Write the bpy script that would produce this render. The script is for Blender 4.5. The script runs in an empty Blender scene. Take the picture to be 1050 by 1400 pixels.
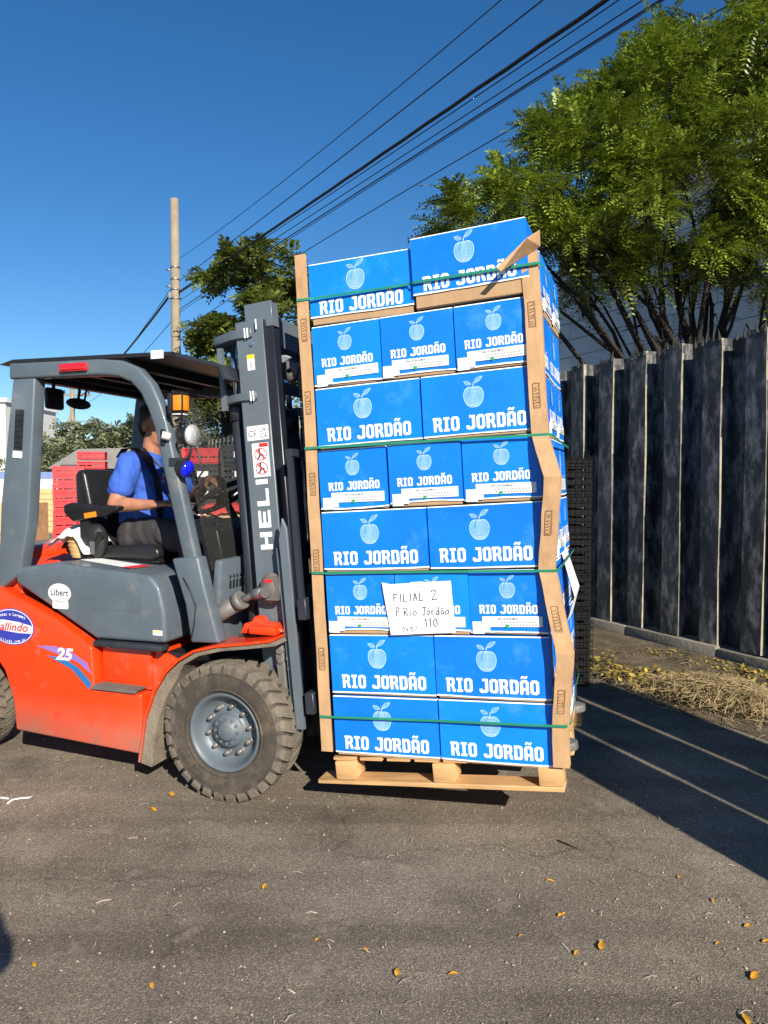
import bpy, bmesh, math, random
import numpy as np
from math import radians as R, sin, cos, tan, pi, sqrt, atan2
from mathutils import Vector, Matrix, noise
from mathutils.geometry import tessellate_polygon
random.seed(11)
rng = np.random.default_rng(7)
SC = bpy.context.scene
COL = SC.collection

# ------------------------------------------------------------------ camera
cam_d = bpy.data.cameras.new('camera')
cam = bpy.data.objects.new('camera', cam_d)
COL.objects.link(cam)
cam.location = (0, 0, 1.52)
cam.rotation_euler = (R(90 - 2.3), 0, 0)
cam_d.sensor_fit = 'VERTICAL'
cam_d.sensor_height = 36
cam_d.lens = 36 * 1000 / 1400
cam_d.clip_start = 0.05
cam_d.clip_end = 2000
SC.camera = cam

# ------------------------------------------------------------------ light
SUN_EL, SUN_PSI = 28.5, 23.0          # elevation; the light travels towards (-sin psi, cos psi)
world = bpy.data.worlds.new('World')
SC.world = world
world.use_nodes = True
wn = world.node_tree.nodes
sky = wn.new('ShaderNodeTexSky')
sky.sky_type = 'NISHITA'
sky.sun_disc = False
sky.sun_elevation = R(SUN_EL)
sky.sun_rotation = R(180 - SUN_PSI)
sky.altitude = 700
sky.air_density = 1.0
sky.dust_density = 0.15
sky.ozone_density = 4.5
bg = wn['Background']
bg.inputs['Strength'].default_value = 0.076
hsv = wn.new('ShaderNodeHueSaturation')
hsv.inputs['Saturation'].default_value = 1.22
world.node_tree.links.new(sky.outputs[0], hsv.inputs['Color'])
world.node_tree.links.new(hsv.outputs[0], bg.inputs['Color'])
sun_d = bpy.data.lights.new('sun', 'SUN')
sun_d.energy = 5.0
sun_d.angle = R(0.5)
sun_d.color = (1.0, 0.93, 0.82)
sun = bpy.data.objects.new('sun', sun_d)
COL.objects.link(sun)
LDIR = Vector((-sin(R(SUN_PSI)) * cos(R(SUN_EL)), cos(R(SUN_PSI)) * cos(R(SUN_EL)), -sin(R(SUN_EL))))
sun.rotation_euler = LDIR.to_track_quat('-Z', 'Y').to_euler()
sun.location = (10, -20, 20)
SC.view_settings.view_transform = 'Standard'
SC.view_settings.look = 'None'
SC.view_settings.gamma = 1
SC.view_settings.use_curve_mapping = False
SC.view_settings.exposure = 0.74

# ------------------------------------------------------------------ frames of reference
HD = Vector((cos(R(19.5)), -sin(R(19.5)), 0))       # heading of the truck
AW = Vector((sin(R(19.5)), cos(R(19.5)), 0))        # across, away from the camera
ROOT = Vector((-0.571, 3.959, 0))                    # ground under the middle of the front axle
FN = Vector((0.887, 0.462, 0))                       # across the fence
FU = Vector((-0.462, 0.887, 0))                      # along the fence
FENCE_N = 5.48

def fpt(n, s, z=0.0):
    return FN * n + FU * s + Vector((0, 0, z))

# ------------------------------------------------------------------ materials
MATS = {}

def mat(name, col, rough=0.6, metal=0.0, var=0.12, scale=8.0, bump=0.0, bscale=60.0, dirt=None, dirt_amt=0.0,
        dirt_scale=3.0, spec=0.5, low=None, coat=0.0, trans=0.0, coords='Object', island=0.0, stretch=None, each=0.0):
    m = bpy.data.materials.new(name)
    m.use_nodes = True
    nt = m.node_tree
    N, L = nt.nodes, nt.links
    p = N['Principled BSDF']
    p.inputs['Roughness'].default_value = rough
    p.inputs['Metallic'].default_value = metal
    p.inputs['Specular IOR Level'].default_value = spec
    p.inputs['Coat Weight'].default_value = coat
    tc = N.new('ShaderNodeTexCoord')
    vec = tc.outputs[coords] if coords != 'World' else N.new('ShaderNodeNewGeometry').outputs['Position']
    if stretch:
        mp = N.new('ShaderNodeMapping'); mp.inputs['Scale'].default_value = stretch
        L.new(vec, mp.inputs['Vector']); vec = mp.outputs[0]
    nz = N.new('ShaderNodeTexNoise'); nz.inputs['Scale'].default_value = scale; nz.inputs['Detail'].default_value = 6
    L.new(vec, nz.inputs['Vector'])
    mr = N.new('ShaderNodeMapRange')
    mr.inputs['From Min'].default_value = 0.3; mr.inputs['From Max'].default_value = 0.7
    mr.inputs['To Min'].default_value = 1 - var; mr.inputs['To Max'].default_value = 1 + var
    L.new(nz.outputs['Fac'], mr.inputs['Value'])
    hs = N.new('ShaderNodeHueSaturation')
    hs.inputs['Color'].default_value = (*col, 1)
    L.new(mr.outputs[0], hs.inputs['Value'])
    out = hs.outputs[0]
    if each:                                        # every thing of a kind a little different
        oi = N.new('ShaderNodeObjectInfo'); me_ = N.new('ShaderNodeMapRange'); me_.inputs['To Min'].default_value = 1 - each; me_.inputs['To Max'].default_value = 1 + each
        L.new(oi.outputs['Random'], me_.inputs['Value']); h3 = N.new('ShaderNodeHueSaturation'); L.new(out, h3.inputs['Color']); L.new(me_.outputs[0], h3.inputs['Value']); out = h3.outputs[0]
    if island:
        g = N.new('ShaderNodeNewGeometry')
        mi = N.new('ShaderNodeMapRange'); mi.inputs['To Min'].default_value = 1 - island; mi.inputs['To Max'].default_value = 1 + island
        L.new(g.outputs['Random Per Island'], mi.inputs['Value'])
        h2 = N.new('ShaderNodeHueSaturation'); L.new(out, h2.inputs['Color']); L.new(mi.outputs[0], h2.inputs['Value'])
        out = h2.outputs[0]
    if dirt is not None:
        n2 = N.new('ShaderNodeTexNoise'); n2.inputs['Scale'].default_value = dirt_scale; n2.inputs['Detail'].default_value = 9
        n2.inputs['Roughness'].default_value = 0.68
        L.new(vec, n2.inputs['Vector'])
        cr = N.new('ShaderNodeMapRange')
        cr.inputs['From Min'].default_value = 0.62 - dirt_amt * 0.3; cr.inputs['From Max'].default_value = 0.82 - dirt_amt * 0.25
        cr.inputs['To Min'].default_value = 0; cr.inputs['To Max'].default_value = min(1, 0.4 + dirt_amt)
        L.new(n2.outputs['Fac'], cr.inputs['Value'])
        fac = cr.outputs[0]
        if low:                                     # road dust thrown up on the lowest part
            sp = N.new('ShaderNodeSeparateXYZ'); L.new(tc.outputs['Object'], sp.inputs[0])
            ml = N.new('ShaderNodeMapRange')
            ml.inputs['From Min'].default_value = low[0]; ml.inputs['From Max'].default_value = low[1]
            ml.inputs['To Min'].default_value = 0.85; ml.inputs['To Max'].default_value = 0
            L.new(sp.outputs['Z'], ml.inputs['Value'])
            mm = N.new('ShaderNodeMath'); mm.operation = 'MULTIPLY'
            n3 = N.new('ShaderNodeMapRange'); n3.inputs['From Min'].default_value = .3; n3.inputs['From Max'].default_value = .7
            n3.inputs['To Min'].default_value = .25; n3.inputs['To Max'].default_value = 1.2
            L.new(n2.outputs['Fac'], n3.inputs['Value'])
            L.new(ml.outputs[0], mm.inputs[0]); L.new(n3.outputs[0], mm.inputs[1])
            mx = N.new('ShaderNodeMath'); mx.operation = 'MAXIMUM'
            L.new(mm.outputs[0], mx.inputs[0]); L.new(fac, mx.inputs[1]); fac = mx.outputs[0]
        mix = N.new('ShaderNodeMix'); mix.data_type = 'RGBA'
        mix.inputs['B'].default_value = (*dirt, 1)
        L.new(fac, mix.inputs['Factor']); L.new(out, mix.inputs['A'])
        out = mix.outputs['Result']
        rr = N.new('ShaderNodeMapRange'); rr.inputs['To Min'].default_value = rough; rr.inputs['To Max'].default_value = 0.9
        L.new(fac, rr.inputs['Value']); L.new(rr.outputs[0], p.inputs['Roughness'])
    L.new(out, p.inputs['Base Color'])
    if trans:
        tr = N.new('ShaderNodeBsdfTranslucent'); L.new(out, tr.inputs['Color'])
        ms = N.new('ShaderNodeMixShader'); ms.inputs[0].default_value = trans
        L.new(p.outputs[0], ms.inputs[1]); L.new(tr.outputs[0], ms.inputs[2])
        L.new(ms.outputs[0], N['Material Output'].inputs['Surface'])
    if bump:
        nb = N.new('ShaderNodeTexNoise'); nb.inputs['Scale'].default_value = bscale; nb.inputs['Detail'].default_value = 5
        L.new(vec, nb.inputs['Vector'])
        bp = N.new('ShaderNodeBump'); bp.inputs['Strength'].default_value = bump; bp.inputs['Distance'].default_value = 0.02
        L.new(nb.outputs['Fac'], bp.inputs['Height']); L.new(bp.outputs[0], p.inputs['Normal'])
    MATS[name] = m
    return m

DUST = (0.20, 0.155, 0.11)
mat('red_paint', (0.72, 0.045, 0.005), 0.30, var=.07, dirt=DUST, dirt_amt=.26, dirt_scale=6, low=(.14, .42), coat=.35, bump=.02, bscale=9)
mat('grey_paint', (0.088, 0.112, 0.132), 0.42, var=.09, dirt=(.2, .18, .15), dirt_amt=.24, dirt_scale=7, coat=.15, bump=.04, bscale=140)
mat('mast_paint', (0.105, 0.128, 0.148), 0.4, var=.07, dirt=(.09, .075, .06), dirt_amt=.18, dirt_scale=7, bump=.04, bscale=90)
mat('dark_paint', (0.022, 0.026, 0.034), 0.45, var=.15, dirt=(.07, .06, .05), dirt_amt=.2)
mat('black_plastic', (0.014, 0.014, 0.015), 0.45, var=.15, dirt=(.1, .09, .075), dirt_amt=.12)
mat('black_vinyl', (0.013, 0.013, 0.014), 0.33, var=.1, dirt=(.12, .1, .085), dirt_amt=.1, bump=.06, bscale=220)
mat('rubber', (0.055, 0.045, 0.034), 0.9, var=.25, scale=16, dirt=(.15, .118, .082), dirt_amt=.45, dirt_scale=7, bump=.25, bscale=110)
mat('tread_rubber', (0.11, 0.092, 0.07), 0.92, var=.25, scale=20, dirt=(.21, .175, .13), dirt_amt=.6, bump=.3, bscale=90)
mat('rim_paint', (0.095, 0.118, 0.135), 0.45, var=.1, dirt=(.2, .165, .12), dirt_amt=.25, dirt_scale=9)
mat('steel', (0.38, 0.37, 0.35), 0.42, metal=.85, var=.15, dirt=(.16, .13, .1), dirt_amt=.3)
mat('chrome', (0.75, 0.76, 0.78), 0.15, metal=1.0, var=.04)
mat('worn_steel', (0.17, 0.16, 0.145), 0.6, metal=.35, var=.2, dirt=(.13, .1, .075), dirt_amt=.4)
mat('dusty_lining', (0.16, 0.13, 0.1), 0.92, var=.25, scale=12, dirt=(.24, .19, .13), dirt_amt=.5, bump=.3, bscale=60)
mat('white_print', (0.82, 0.83, 0.84), 0.5, var=.03)
mat('box_white', (0.8, 0.81, 0.82), 0.55, var=.05, dirt=(.35, .45, .6), dirt_amt=.1, dirt_scale=14)
mat('label_white', (0.78, 0.78, 0.76), 0.5, var=.03)
mat('blue_card', (0.003, 0.19, 0.76), 0.40, var=.10, scale=4, bump=.22, bscale=7, dirt=(.07, .32, .80), dirt_amt=.2, dirt_scale=6, spec=.45, coords='World', each=.13)
mat('apple_blue', (0.09, 0.32, 0.80), 0.5, var=.1, scale=30)
mat('apple_pale', (0.40, 0.6, 0.88), 0.5, var=.06, scale=30)
mat('cardboard', (0.40, 0.25, 0.13), 0.8, var=.08, scale=18, bump=.06, bscale=70, stretch=(1, 1, .2), dirt=(.3, .19, .1), dirt_amt=.15)
mat('strip_card', (0.48, 0.29, 0.145), 0.78, var=.12, scale=20, bump=.12, bscale=40, dirt=(.3, .17, .085), dirt_amt=.3, dirt_scale=8, stretch=(1, 1, .5))
mat('card_print', (0.30, 0.165, 0.08), 0.8, var=.2)
mat('strap_green', (0.02, 0.22, 0.125), 0.35, var=.12)
mat('paper', (0.84, 0.84, 0.83), 0.7, var=.02, bump=.25, bscale=7)
mat('ink', (0.06, 0.06, 0.08), 0.7, var=.15)
mat('ink_grey', (0.32, 0.33, 0.34), 0.7, var=.2)
mat('green_dot', (0.02, 0.35, 0.09), 0.6)
mat('pallet_wood', (0.52, 0.30, 0.125), 0.78, var=.34, scale=14, bump=.15, bscale=40, stretch=(.25, 1, 1), dirt=(.25, .15, .08), dirt_amt=.2)
mat('crate_wood', (0.58, 0.37, 0.17), 0.8, var=.18, scale=9, stretch=(.3, 1, 1), dirt=(.3, .18, .09), dirt_amt=.2)
mat('crate_red', (0.5, 0.025, 0.03), 0.45, var=.12, dirt=(.3, .12, .1), dirt_amt=.15)
mat('crate_black', (0.018, 0.019, 0.021), 0.5, var=.2, dirt=(.09, .08, .07), dirt_amt=.25)
mat('bark', (0.02, 0.016, 0.013), 0.9, var=.3, scale=20, bump=.5, bscale=40)
mat('leaf', (0.165, 0.215, 0.02), 0.40, var=.4, scale=1.1, trans=.24, island=.5, coords='World')
mat('leaf_mid', (0.14, 0.17, 0.03), 0.5, var=.35, scale=.7, trans=.4, island=.4)
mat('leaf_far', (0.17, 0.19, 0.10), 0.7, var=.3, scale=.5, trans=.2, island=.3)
mat('concrete', (0.30, 0.27, 0.225), 0.85, var=.15, scale=5, bump=.2, bscale=40, dirt=(.14, .12, .1), dirt_amt=.25)
mat('kerb', (0.24, 0.21, 0.165), 0.9, var=.2, scale=6, bump=.25, bscale=30, dirt=(.1, .085, .06), dirt_amt=.5)
mat('pole_concrete', (0.25, 0.205, 0.14), 0.85, var=.12, scale=4, bump=.1, bscale=20)
mat('cable_black', (0.012, 0.012, 0.014), 0.6)
mat('fence_sheet', (0.031, 0.033, 0.037), 0.62, var=.6, scale=4, bump=.2, bscale=14, dirt=(.30, .29, .28), dirt_amt=.5, dirt_scale=11, stretch=(1, 1, .4), coords='World')
mat('fence_sunlit_edge', (0.30, 0.265, 0.19), 0.85, var=.35, scale=9, dirt=(.05, .05, .05), dirt_amt=.35, dirt_scale=6, coords='World')  # pale colour standing in for the sunlit sliver on each ridge
mat('rail_black', (0.012, 0.014, 0.02), 0.35, var=.2)  # near-black of the inner rails and the outer rail fronts
mat('net_crate', (0.007, 0.007, 0.008), 0.8, var=.2, spec=.2)
mat('fence_rust', (0.10, 0.085, 0.06), 0.8, var=.3)
mat('warehouse', (0.5, 0.52, 0.53), 0.85, var=.08, scale=1.5, dirt=(.24, .24, .24), dirt_amt=.2, dirt_scale=.8)
mat('warehouse_trim', (0.7, 0.72, 0.75), 0.5, var=.05)
mat('white_wall', (0.62, 0.61, 0.57), 0.8, var=.06, dirt=(.35, .33, .28), dirt_amt=.2, dirt_scale=1)
mat('wall_blue', (0.16, 0.22, 0.42), 0.7)
mat('window_dark', (0.03, 0.04, 0.05), 0.15, spec=.6)
mat('skin', (0.35, 0.155, 0.09), 0.5, var=.18, scale=18, bump=.05, bscale=90, spec=.35)
mat('skin_lips', (0.33, 0.12, 0.09), 0.5)
mat('hair', (0.016, 0.012, 0.01), 0.6, var=.3, scale=40)
mat('eye_white', (0.7, 0.68, 0.65), 0.3)
mat('eye_dark', (0.02, 0.012, 0.01), 0.2)
mat('shirt_blue', (0.03, 0.095, 0.42), 0.85, var=.1, scale=9, bump=.5, bscale=11)
mat('shirt_dark', (0.05, 0.055, 0.07), 0.85, var=.1, bump=.3, bscale=12)
mat('trousers', (0.03, 0.027, 0.028), 0.85, var=.2, scale=10, bump=.5, bscale=14)
mat('strip_dark', (0.012, 0.014, 0.03), 0.7)
mat('glove_grey', (0.3, 0.32, 0.33), 0.8)
mat('amber', (0.9, 0.24, 0.01), 0.2, coat=.5)
mat('lamp_blue', (0.005, 0.012, 0.75), 0.12, coat=.6)
mat('lamp_red', (0.55, 0.012, 0.02), 0.15, coat=.6)
mat('lamp_clear', (0.62, 0.6, 0.55), 0.25, coat=.3)
mat('alu', (0.5, 0.5, 0.5), 0.5, metal=.5, var=.25, scale=30, bump=.4, bscale=80)
mat('sticker_yellow', (0.85, 0.6, 0.03), 0.5)
mat('sticker_red', (0.7, 0.02, 0.03), 0.5)
mat('sticker_blue', (0.03, 0.04, 0.3), 0.4)
mat('sticker_purple', (0.25, 0.14, 0.42), 0.4)
mat('swoosh_blue', (0.02, 0.14, 0.36), 0.4)
mat('cloth_white', (0.74, 0.72, 0.7), 0.85, var=.05, bump=.4, bscale=14)
mat('wicker', (0.6, 0.36, 0.15), 0.7, var=.15)
mat('straw', (0.37, 0.275, 0.13), 0.8, var=.25, island=.4)
mat('dry_leaf', (0.62, 0.30, 0.02), 0.6, var=.25, scale=30, island=.3, trans=.15)
mat('dry_leaf_dull', (0.23, 0.17, 0.03), 0.7, var=.3, island=.75)
mat('litter_pale', (0.36, 0.31, 0.24), 0.8, island=.4)
mat('white_scrap', (0.75, 0.72, 0.66), 0.7)
mat('netting', (0.01, 0.01, 0.01), 0.95, spec=.1)
mat('produce', (0.35, 0.36, 0.08), 0.5, var=.3)
mat('red_cloth', (0.6, 0.05, 0.04), 0.8)
mat('roof_sheet', (0.2, 0.19, 0.18), 0.8)

def glass_mat(name, tint, gloss=.12, dust=.0, dust_scale=60):
    m = bpy.data.materials.new(name); m.use_nodes = True
    nt = m.node_tree; N, L = nt.nodes, nt.links
    N.remove(N['Principled BSDF'])
    t = N.new('ShaderNodeBsdfTransparent'); t.inputs[0].default_value = (*tint, 1)
    g = N.new('ShaderNodeBsdfGlossy'); g.inputs['Roughness'].default_value = .06
    lw = N.new('ShaderNodeLayerWeight'); lw.inputs[0].default_value = .5
    pw = N.new('ShaderNodeMath'); pw.operation = 'POWER'; L.new(lw.outputs['Facing'], pw.inputs[0]); pw.inputs[1].default_value = 5
    fr = N.new('ShaderNodeMath'); fr.operation = 'MULTIPLY_ADD'; L.new(pw.outputs[0], fr.inputs[0]); fr.inputs[1].default_value = .5; fr.inputs[2].default_value = .04
    a = N.new('ShaderNodeMixShader'); L.new(fr.outputs[0], a.inputs[0]); L.new(t.outputs[0], a.inputs[1]); L.new(g.outputs[0], a.inputs[2])
    d = N.new('ShaderNodeBsdfDiffuse'); d.inputs[0].default_value = (.38, .35, .3, 1)
    tc = N.new('ShaderNodeTexCoord')
    v = N.new('ShaderNodeTexVoronoi'); v.inputs['Scale'].default_value = dust_scale; L.new(tc.outputs['Object'], v.inputs['Vector'])
    n = N.new('ShaderNodeTexNoise'); n.inputs['Scale'].default_value = 4; L.new(tc.outputs['Object'], n.inputs['Vector'])
    lt = N.new('ShaderNodeMath'); lt.operation = 'MULTIPLY'; L.new(n.outputs['Fac'], lt.inputs[0]); lt.inputs[1].default_value = .42
    c = N.new('ShaderNodeMath'); c.operation = 'LESS_THAN'; L.new(v.outputs['Distance'], c.inputs[0]); L.new(lt.outputs[0], c.inputs[1])
    s = N.new('ShaderNodeMath'); s.operation = 'MULTIPLY'; L.new(c.outputs[0], s.inputs[0]); s.inputs[1].default_value = dust
    ad = N.new('ShaderNodeMath'); ad.operation = 'ADD'; L.new(s.outputs[0], ad.inputs[0]); ad.inputs[1].default_value = dust * .16
    b = N.new('ShaderNodeMixShader'); L.new(ad.outputs[0], b.inputs[0]); L.new(a.outputs[0], b.inputs[1]); L.new(d.outputs[0], b.inputs[2])
    L.new(b.outputs[0], N['Material Output'].inputs['Surface'])
    MATS[name] = m
glass_mat('windscreen', (.78, .79, .79), dust=.16, dust_scale=75)
glass_mat('visor_sheet', (.2, .22, .25), dust=.3, dust_scale=30)

# ------------------------------------------------------------------ mesh helpers
class MB:
    def __init__(self):
        self.v, self.f, self.m, self.s = [], [], [], []
    def add(self, vs, fs, m=0, M=None, smooth=False):
        o = len(self.v)
        for p in vs:
            p = Vector(p)
            self.v.append(M @ p if M is not None else p)
        for f in fs:
            self.f.append([i + o for i in f]); self.m.append(m); self.s.append(smooth)
        return self
    def box(self, x0, x1, y0, y1, z0, z1, m=0, M=None):
        vs = [(x, y, z) for x in (x0, x1) for y in (y0, y1) for z in (z0, z1)]
        return self.add(vs, [(0, 1, 3, 2), (4, 6, 7, 5), (0, 4, 5, 1), (2, 3, 7, 6), (0, 2, 6, 4), (1, 5, 7, 3)], m, M)
    def cbox(self, c, d, m=0, M=None):
        return self.box(c[0] - d[0] / 2, c[0] + d[0] / 2, c[1] - d[1] / 2, c[1] + d[1] / 2, c[2] - d[2] / 2, c[2] + d[2] / 2, m, M)
    def prism(self, pts, lo, hi, plane='xz', m=0, M=None, smooth=False):
        def P(u, w, k):
            return {'xz': (u, k, w), 'xy': (u, w, k), 'yz': (k, u, w)}[plane]
        n = len(pts)
        vs = [P(u, w, lo) for u, w in pts] + [P(u, w, hi) for u, w in pts]
        tri = tessellate_polygon([[Vector((u, w, 0)) for u, w in pts]])
        fs = [tuple(t) for t in tri] + [tuple(i + n for i in reversed(t)) for t in tri]
        o = len(self.v)
        self.add(vs, fs, m, M)
        self.add([], [], m)
        for i in range(n):
            j = (i + 1) % n
            self.f.append([o + i, o + j, o + j + n, o + i + n]); self.m.append(m); self.s.append(smooth)
        return self
    def tube(self, path, r, n=8, m=0, M=None, caps=True, smooth=True):
        path = [Vector(p) for p in path]
        rr = r if hasattr(r, '__len__') else [r] * len(path)
        vs, fs = [], []
        prev = None
        for i, p in enumerate(path):
            if i == 0: t = path[1] - p
            elif i == len(path) - 1: t = p - path[i - 1]
            else: t = (path[i + 1] - p).normalized() + (p - path[i - 1]).normalized()
            t.normalize()
            if prev is None:
                a = t.orthogonal().normalized()
            else:
                a = prev - t * prev.dot(t)
                a = a.normalized() if a.length > 1e-6 else t.orthogonal().normalized()
            prev = a
            b = t.cross(a)
            for k in range(n):
                th = 2 * pi * k / n
                vs.append(p + (a * cos(th) + b * sin(th)) * rr[i])
        for i in range(len(path) - 1):
            for k in range(n):
                k2 = (k + 1) % n
                fs.append((i * n + k, i * n + k2, (i + 1) * n + k2, (i + 1) * n + k))
        self.add(vs, fs, m, M, smooth)
        if caps:
            o = len(self.v) - len(vs)
            self.f.append([o + k for k in reversed(range(n))]); self.m.append(m); self.s.append(False)
            self.f.append([o + (len(path) - 1) * n + k for k in range(n)]); self.m.append(m); self.s.append(False)
        return self
    def cyl(self, a, b, r, n=16, m=0, M=None, r2=None):
        return self.tube([a, b], [r, r if r2 is None else r2], n, m, M)
    def lathe(self, prof, n=32, m=0, M=None, smooth=True, closed=False):
        # profile of (radius, height) turned about local z
        vs, fs = [], []
        for r, z in prof:
            for k in range(n):
                th = 2 * pi * k / n
                vs.append((r * cos(th), r * sin(th), z))
        q = len(prof)
        for i in range(q if closed else q - 1):
            i2 = (i + 1) % q
            for k in range(n):
                k2 = (k + 1) % n
                fs.append((i * n + k, i * n + k2, i2 * n + k2, i2 * n + k))
        return self.add(vs, fs, m, M, smooth)
    def ball(self, c, r, m=0, n=14, M=None):
        r = r if hasattr(r, '__len__') else (r, r, r)
        prof = [(max(1e-4, sin(pi * i / (n // 2 + 1))), -cos(pi * i / (n // 2 + 1))) for i in range(n // 2 + 2)]
        T = Matrix.Translation(Vector(c)) @ Matrix.Diagonal((*r, 1))
        return self.lathe(prof, n, m, (M @ T) if M is not None else T)
    def quad(self, pts, m=0, M=None):
        return self.add(pts, [tuple(range(len(pts)))], m, M)
    def flat(self, loops, o, ex, ey, m=0, M=None):
        # filled 2D outline(s), holes allowed, laid on the plane o + u*ex + w*ey
        o, ex, ey = Vector(o), Vector(ex), Vector(ey)
        tri = tessellate_polygon([[Vector((u, w, 0)) for u, w in lp] for lp in loops])
        vs = [o + ex * u + ey * w for lp in loops for u, w in lp]
        nn = ex.cross(ey)
        fs = []
        for t in tri:
            a, b, c = (vs[i] for i in t)
            fs.append(tuple(t) if (b - a).cross(c - a).dot(nn) > 0 else tuple(reversed(t)))
        return self.add(vs, fs, m, M)
    def stroke(self, pts, w, o, ex, ey, m=0, M=None):
        o, ex, ey = Vector(o), Vector(ex), Vector(ey)
        for (u0, w0), (u1, w1) in zip(pts[:-1], pts[1:]):
            d = Vector((u1 - u0, w1 - w0)); ln = d.length
            if ln < 1e-6: continue
            d /= ln; q = Vector((-d.y, d.x)) * w / 2; e = d * w * .35
            P = [(u0 - e.x - q.x, w0 - e.y - q.y), (u1 + e.x - q.x, w1 + e.y - q.y), (u1 + e.x + q.x, w1 + e.y + q.y), (u0 - e.x + q.x, w0 - e.y + q.y)]
            self.add([o + ex * a + ey * b for a, b in P], [(0, 1, 2, 3)], m, M)
        return self
    def mesh(self, name, mats, bevel=0.0, seg=2, smooth_angle=None):
        me = bpy.data.meshes.new(name)
        me.from_pydata([tuple(p) for p in self.v], [], self.f)
        for mm in mats:
            me.materials.append(MATS[mm] if isinstance(mm, str) else mm)
        me.polygons.foreach_set('material_index', self.m)
        me.polygons.foreach_set('use_smooth', self.s)
        if bevel or True:
            bm = bmesh.new(); bm.from_mesh(me)
            if bevel:
                bmesh.ops.remove_doubles(bm, verts=bm.verts, dist=1e-5)
            bmesh.ops.recalc_face_normals(bm, faces=bm.faces) if bevel else None
            if bevel:
                es = [e for e in bm.edges if len(e.link_faces) == 2 and e.calc_face_angle(0) > R(28)]
                bmesh.ops.bevel(bm, geom=es, offset=bevel, segments=seg, affect='EDGES', profile=.5, clamp_overlap=True)
                if smooth_angle is None: smooth_angle = 40
                for f in bm.faces: f.smooth = True
            bm.to_mesh(me); bm.free()
        if smooth_angle is not None:
            me.polygons.foreach_set('use_smooth', [True] * len(me.polygons))
            me.set_sharp_from_angle(angle=R(smooth_angle))
        me.update()
        return me
    def obj(self, name, mats, parent=None, bevel=0.0, seg=2, smooth_angle=None):
        if isinstance(mats, str): mats = [mats]
        o = bpy.data.objects.new(name, self.mesh(name, mats, bevel, seg, smooth_angle))
        COL.objects.link(o)
        if parent is not None: o.parent = parent
        return o

def link(name, me, parent=None):
    o = bpy.data.objects.new(name, me); COL.objects.link(o)
    if parent is not None: o.parent = parent
    return o

def tag(o, label=None, cat=None, group=None, kind=None):
    if label: o['label'] = label
    if cat: o['category'] = cat
    if group: o['group'] = group
    if kind: o['kind'] = kind
    return o

def thing(name, label, cat, loc=(0, 0, 0), rotz=0.0, group=None, M=None):
    o = bpy.data.objects.new(name, None); COL.objects.link(o)
    o.empty_display_size = .1
    if M is not None: o.matrix_world = M
    else:
        o.location = loc; o.rotation_euler = (0, 0, rotz)
    return tag(o, label, cat, group)

def copy_tree(o, parent=None):
    c = o.copy(); COL.objects.link(c)
    if parent is not None: c.parent = parent
    for ch in list(o.children): copy_tree(ch, c)
    return c

_txt = {}
def text2d(s, bold=0.0, shear=0.0, space=1.0):
    """outline of a word as triangles, height of capitals = 1, centred on x"""
    k = (s, bold, shear, space)
    if k in _txt: return _txt[k]
    cu = bpy.data.curves.new('lettering', 'FONT')
    cu.body = s; cu.offset = bold; cu.shear = shear; cu.space_character = space; cu.resolution_u = 3
    ob = bpy.data.objects.new('lettering', cu); COL.objects.link(ob)
    dg = bpy.context.evaluated_depsgraph_get(); dg.update()
    me = bpy.data.meshes.new_from_object(ob.evaluated_get(dg))
    vs = np.array([v.co[:2] for v in me.vertices]) if len(me.vertices) else np.zeros((0, 2))
    fs = [tuple(p.vertices) for p in me.polygons]
    bpy.data.objects.remove(ob); bpy.data.curves.remove(cu); bpy.data.meshes.remove(me)
    cap = 0.73
    vs = vs / cap
    vs[:, 0] -= (vs[:, 0].min() + vs[:, 0].max()) / 2
    _txt[k] = (vs, fs)
    return _txt[k]

def put_text(mb, s, o, ex, ey, h, m=0, bold=0.0, shear=0.0, space=1.0, width=None, M=None):
    vs, fs = text2d(s, bold, shear, space)
    o, ex, ey = Vector(o), Vector(ex), Vector(ey)
    w = vs[:, 0].max() - vs[:, 0].min()
    sx = h if width is None else width / w
    mb.add([o + ex * (a * sx) + ey * (b * h) for a, b in vs], fs, m, M)

def oval(a, b, n=28, cx=0, cy=0):
    return [(cx + a * cos(2 * pi * i / n), cy + b * sin(2 * pi * i / n)) for i in range(n)]

def rrect(x0, x1, y0, y1, r, n=4):
    out = []
    for cx, cy, a0 in ((x1 - r, y1 - r, 0), (x0 + r, y1 - r, 90), (x0 + r, y0 + r, 180), (x1 - r, y0 + r, 270)):
        for i in range(n + 1):
            a = R(a0 + 90 * i / n); out.append((cx + r * cos(a), cy + r * sin(a)))
    return out

def big_mesh(name, verts, quads, mats, midx=None):
    """fast mesh from numpy arrays of quads"""
    me = bpy.data.meshes.new(name)
    nv, nq = len(verts), len(quads)
    me.vertices.add(nv); me.vertices.foreach_set('co', np.asarray(verts, np.float32).ravel())
    me.loops.add(nq * 4); me.loops.foreach_set('vertex_index', np.asarray(quads, np.int32).ravel())
    me.polygons.add(nq); me.polygons.foreach_set('loop_start', np.arange(0, nq * 4, 4, dtype=np.int32))
    for mm in mats: me.materials.append(MATS[mm])
    if midx is not None: me.polygons.foreach_set('material_index', np.asarray(midx, np.int32))
    me.update(calc_edges=True); me.validate()
    return me
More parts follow.
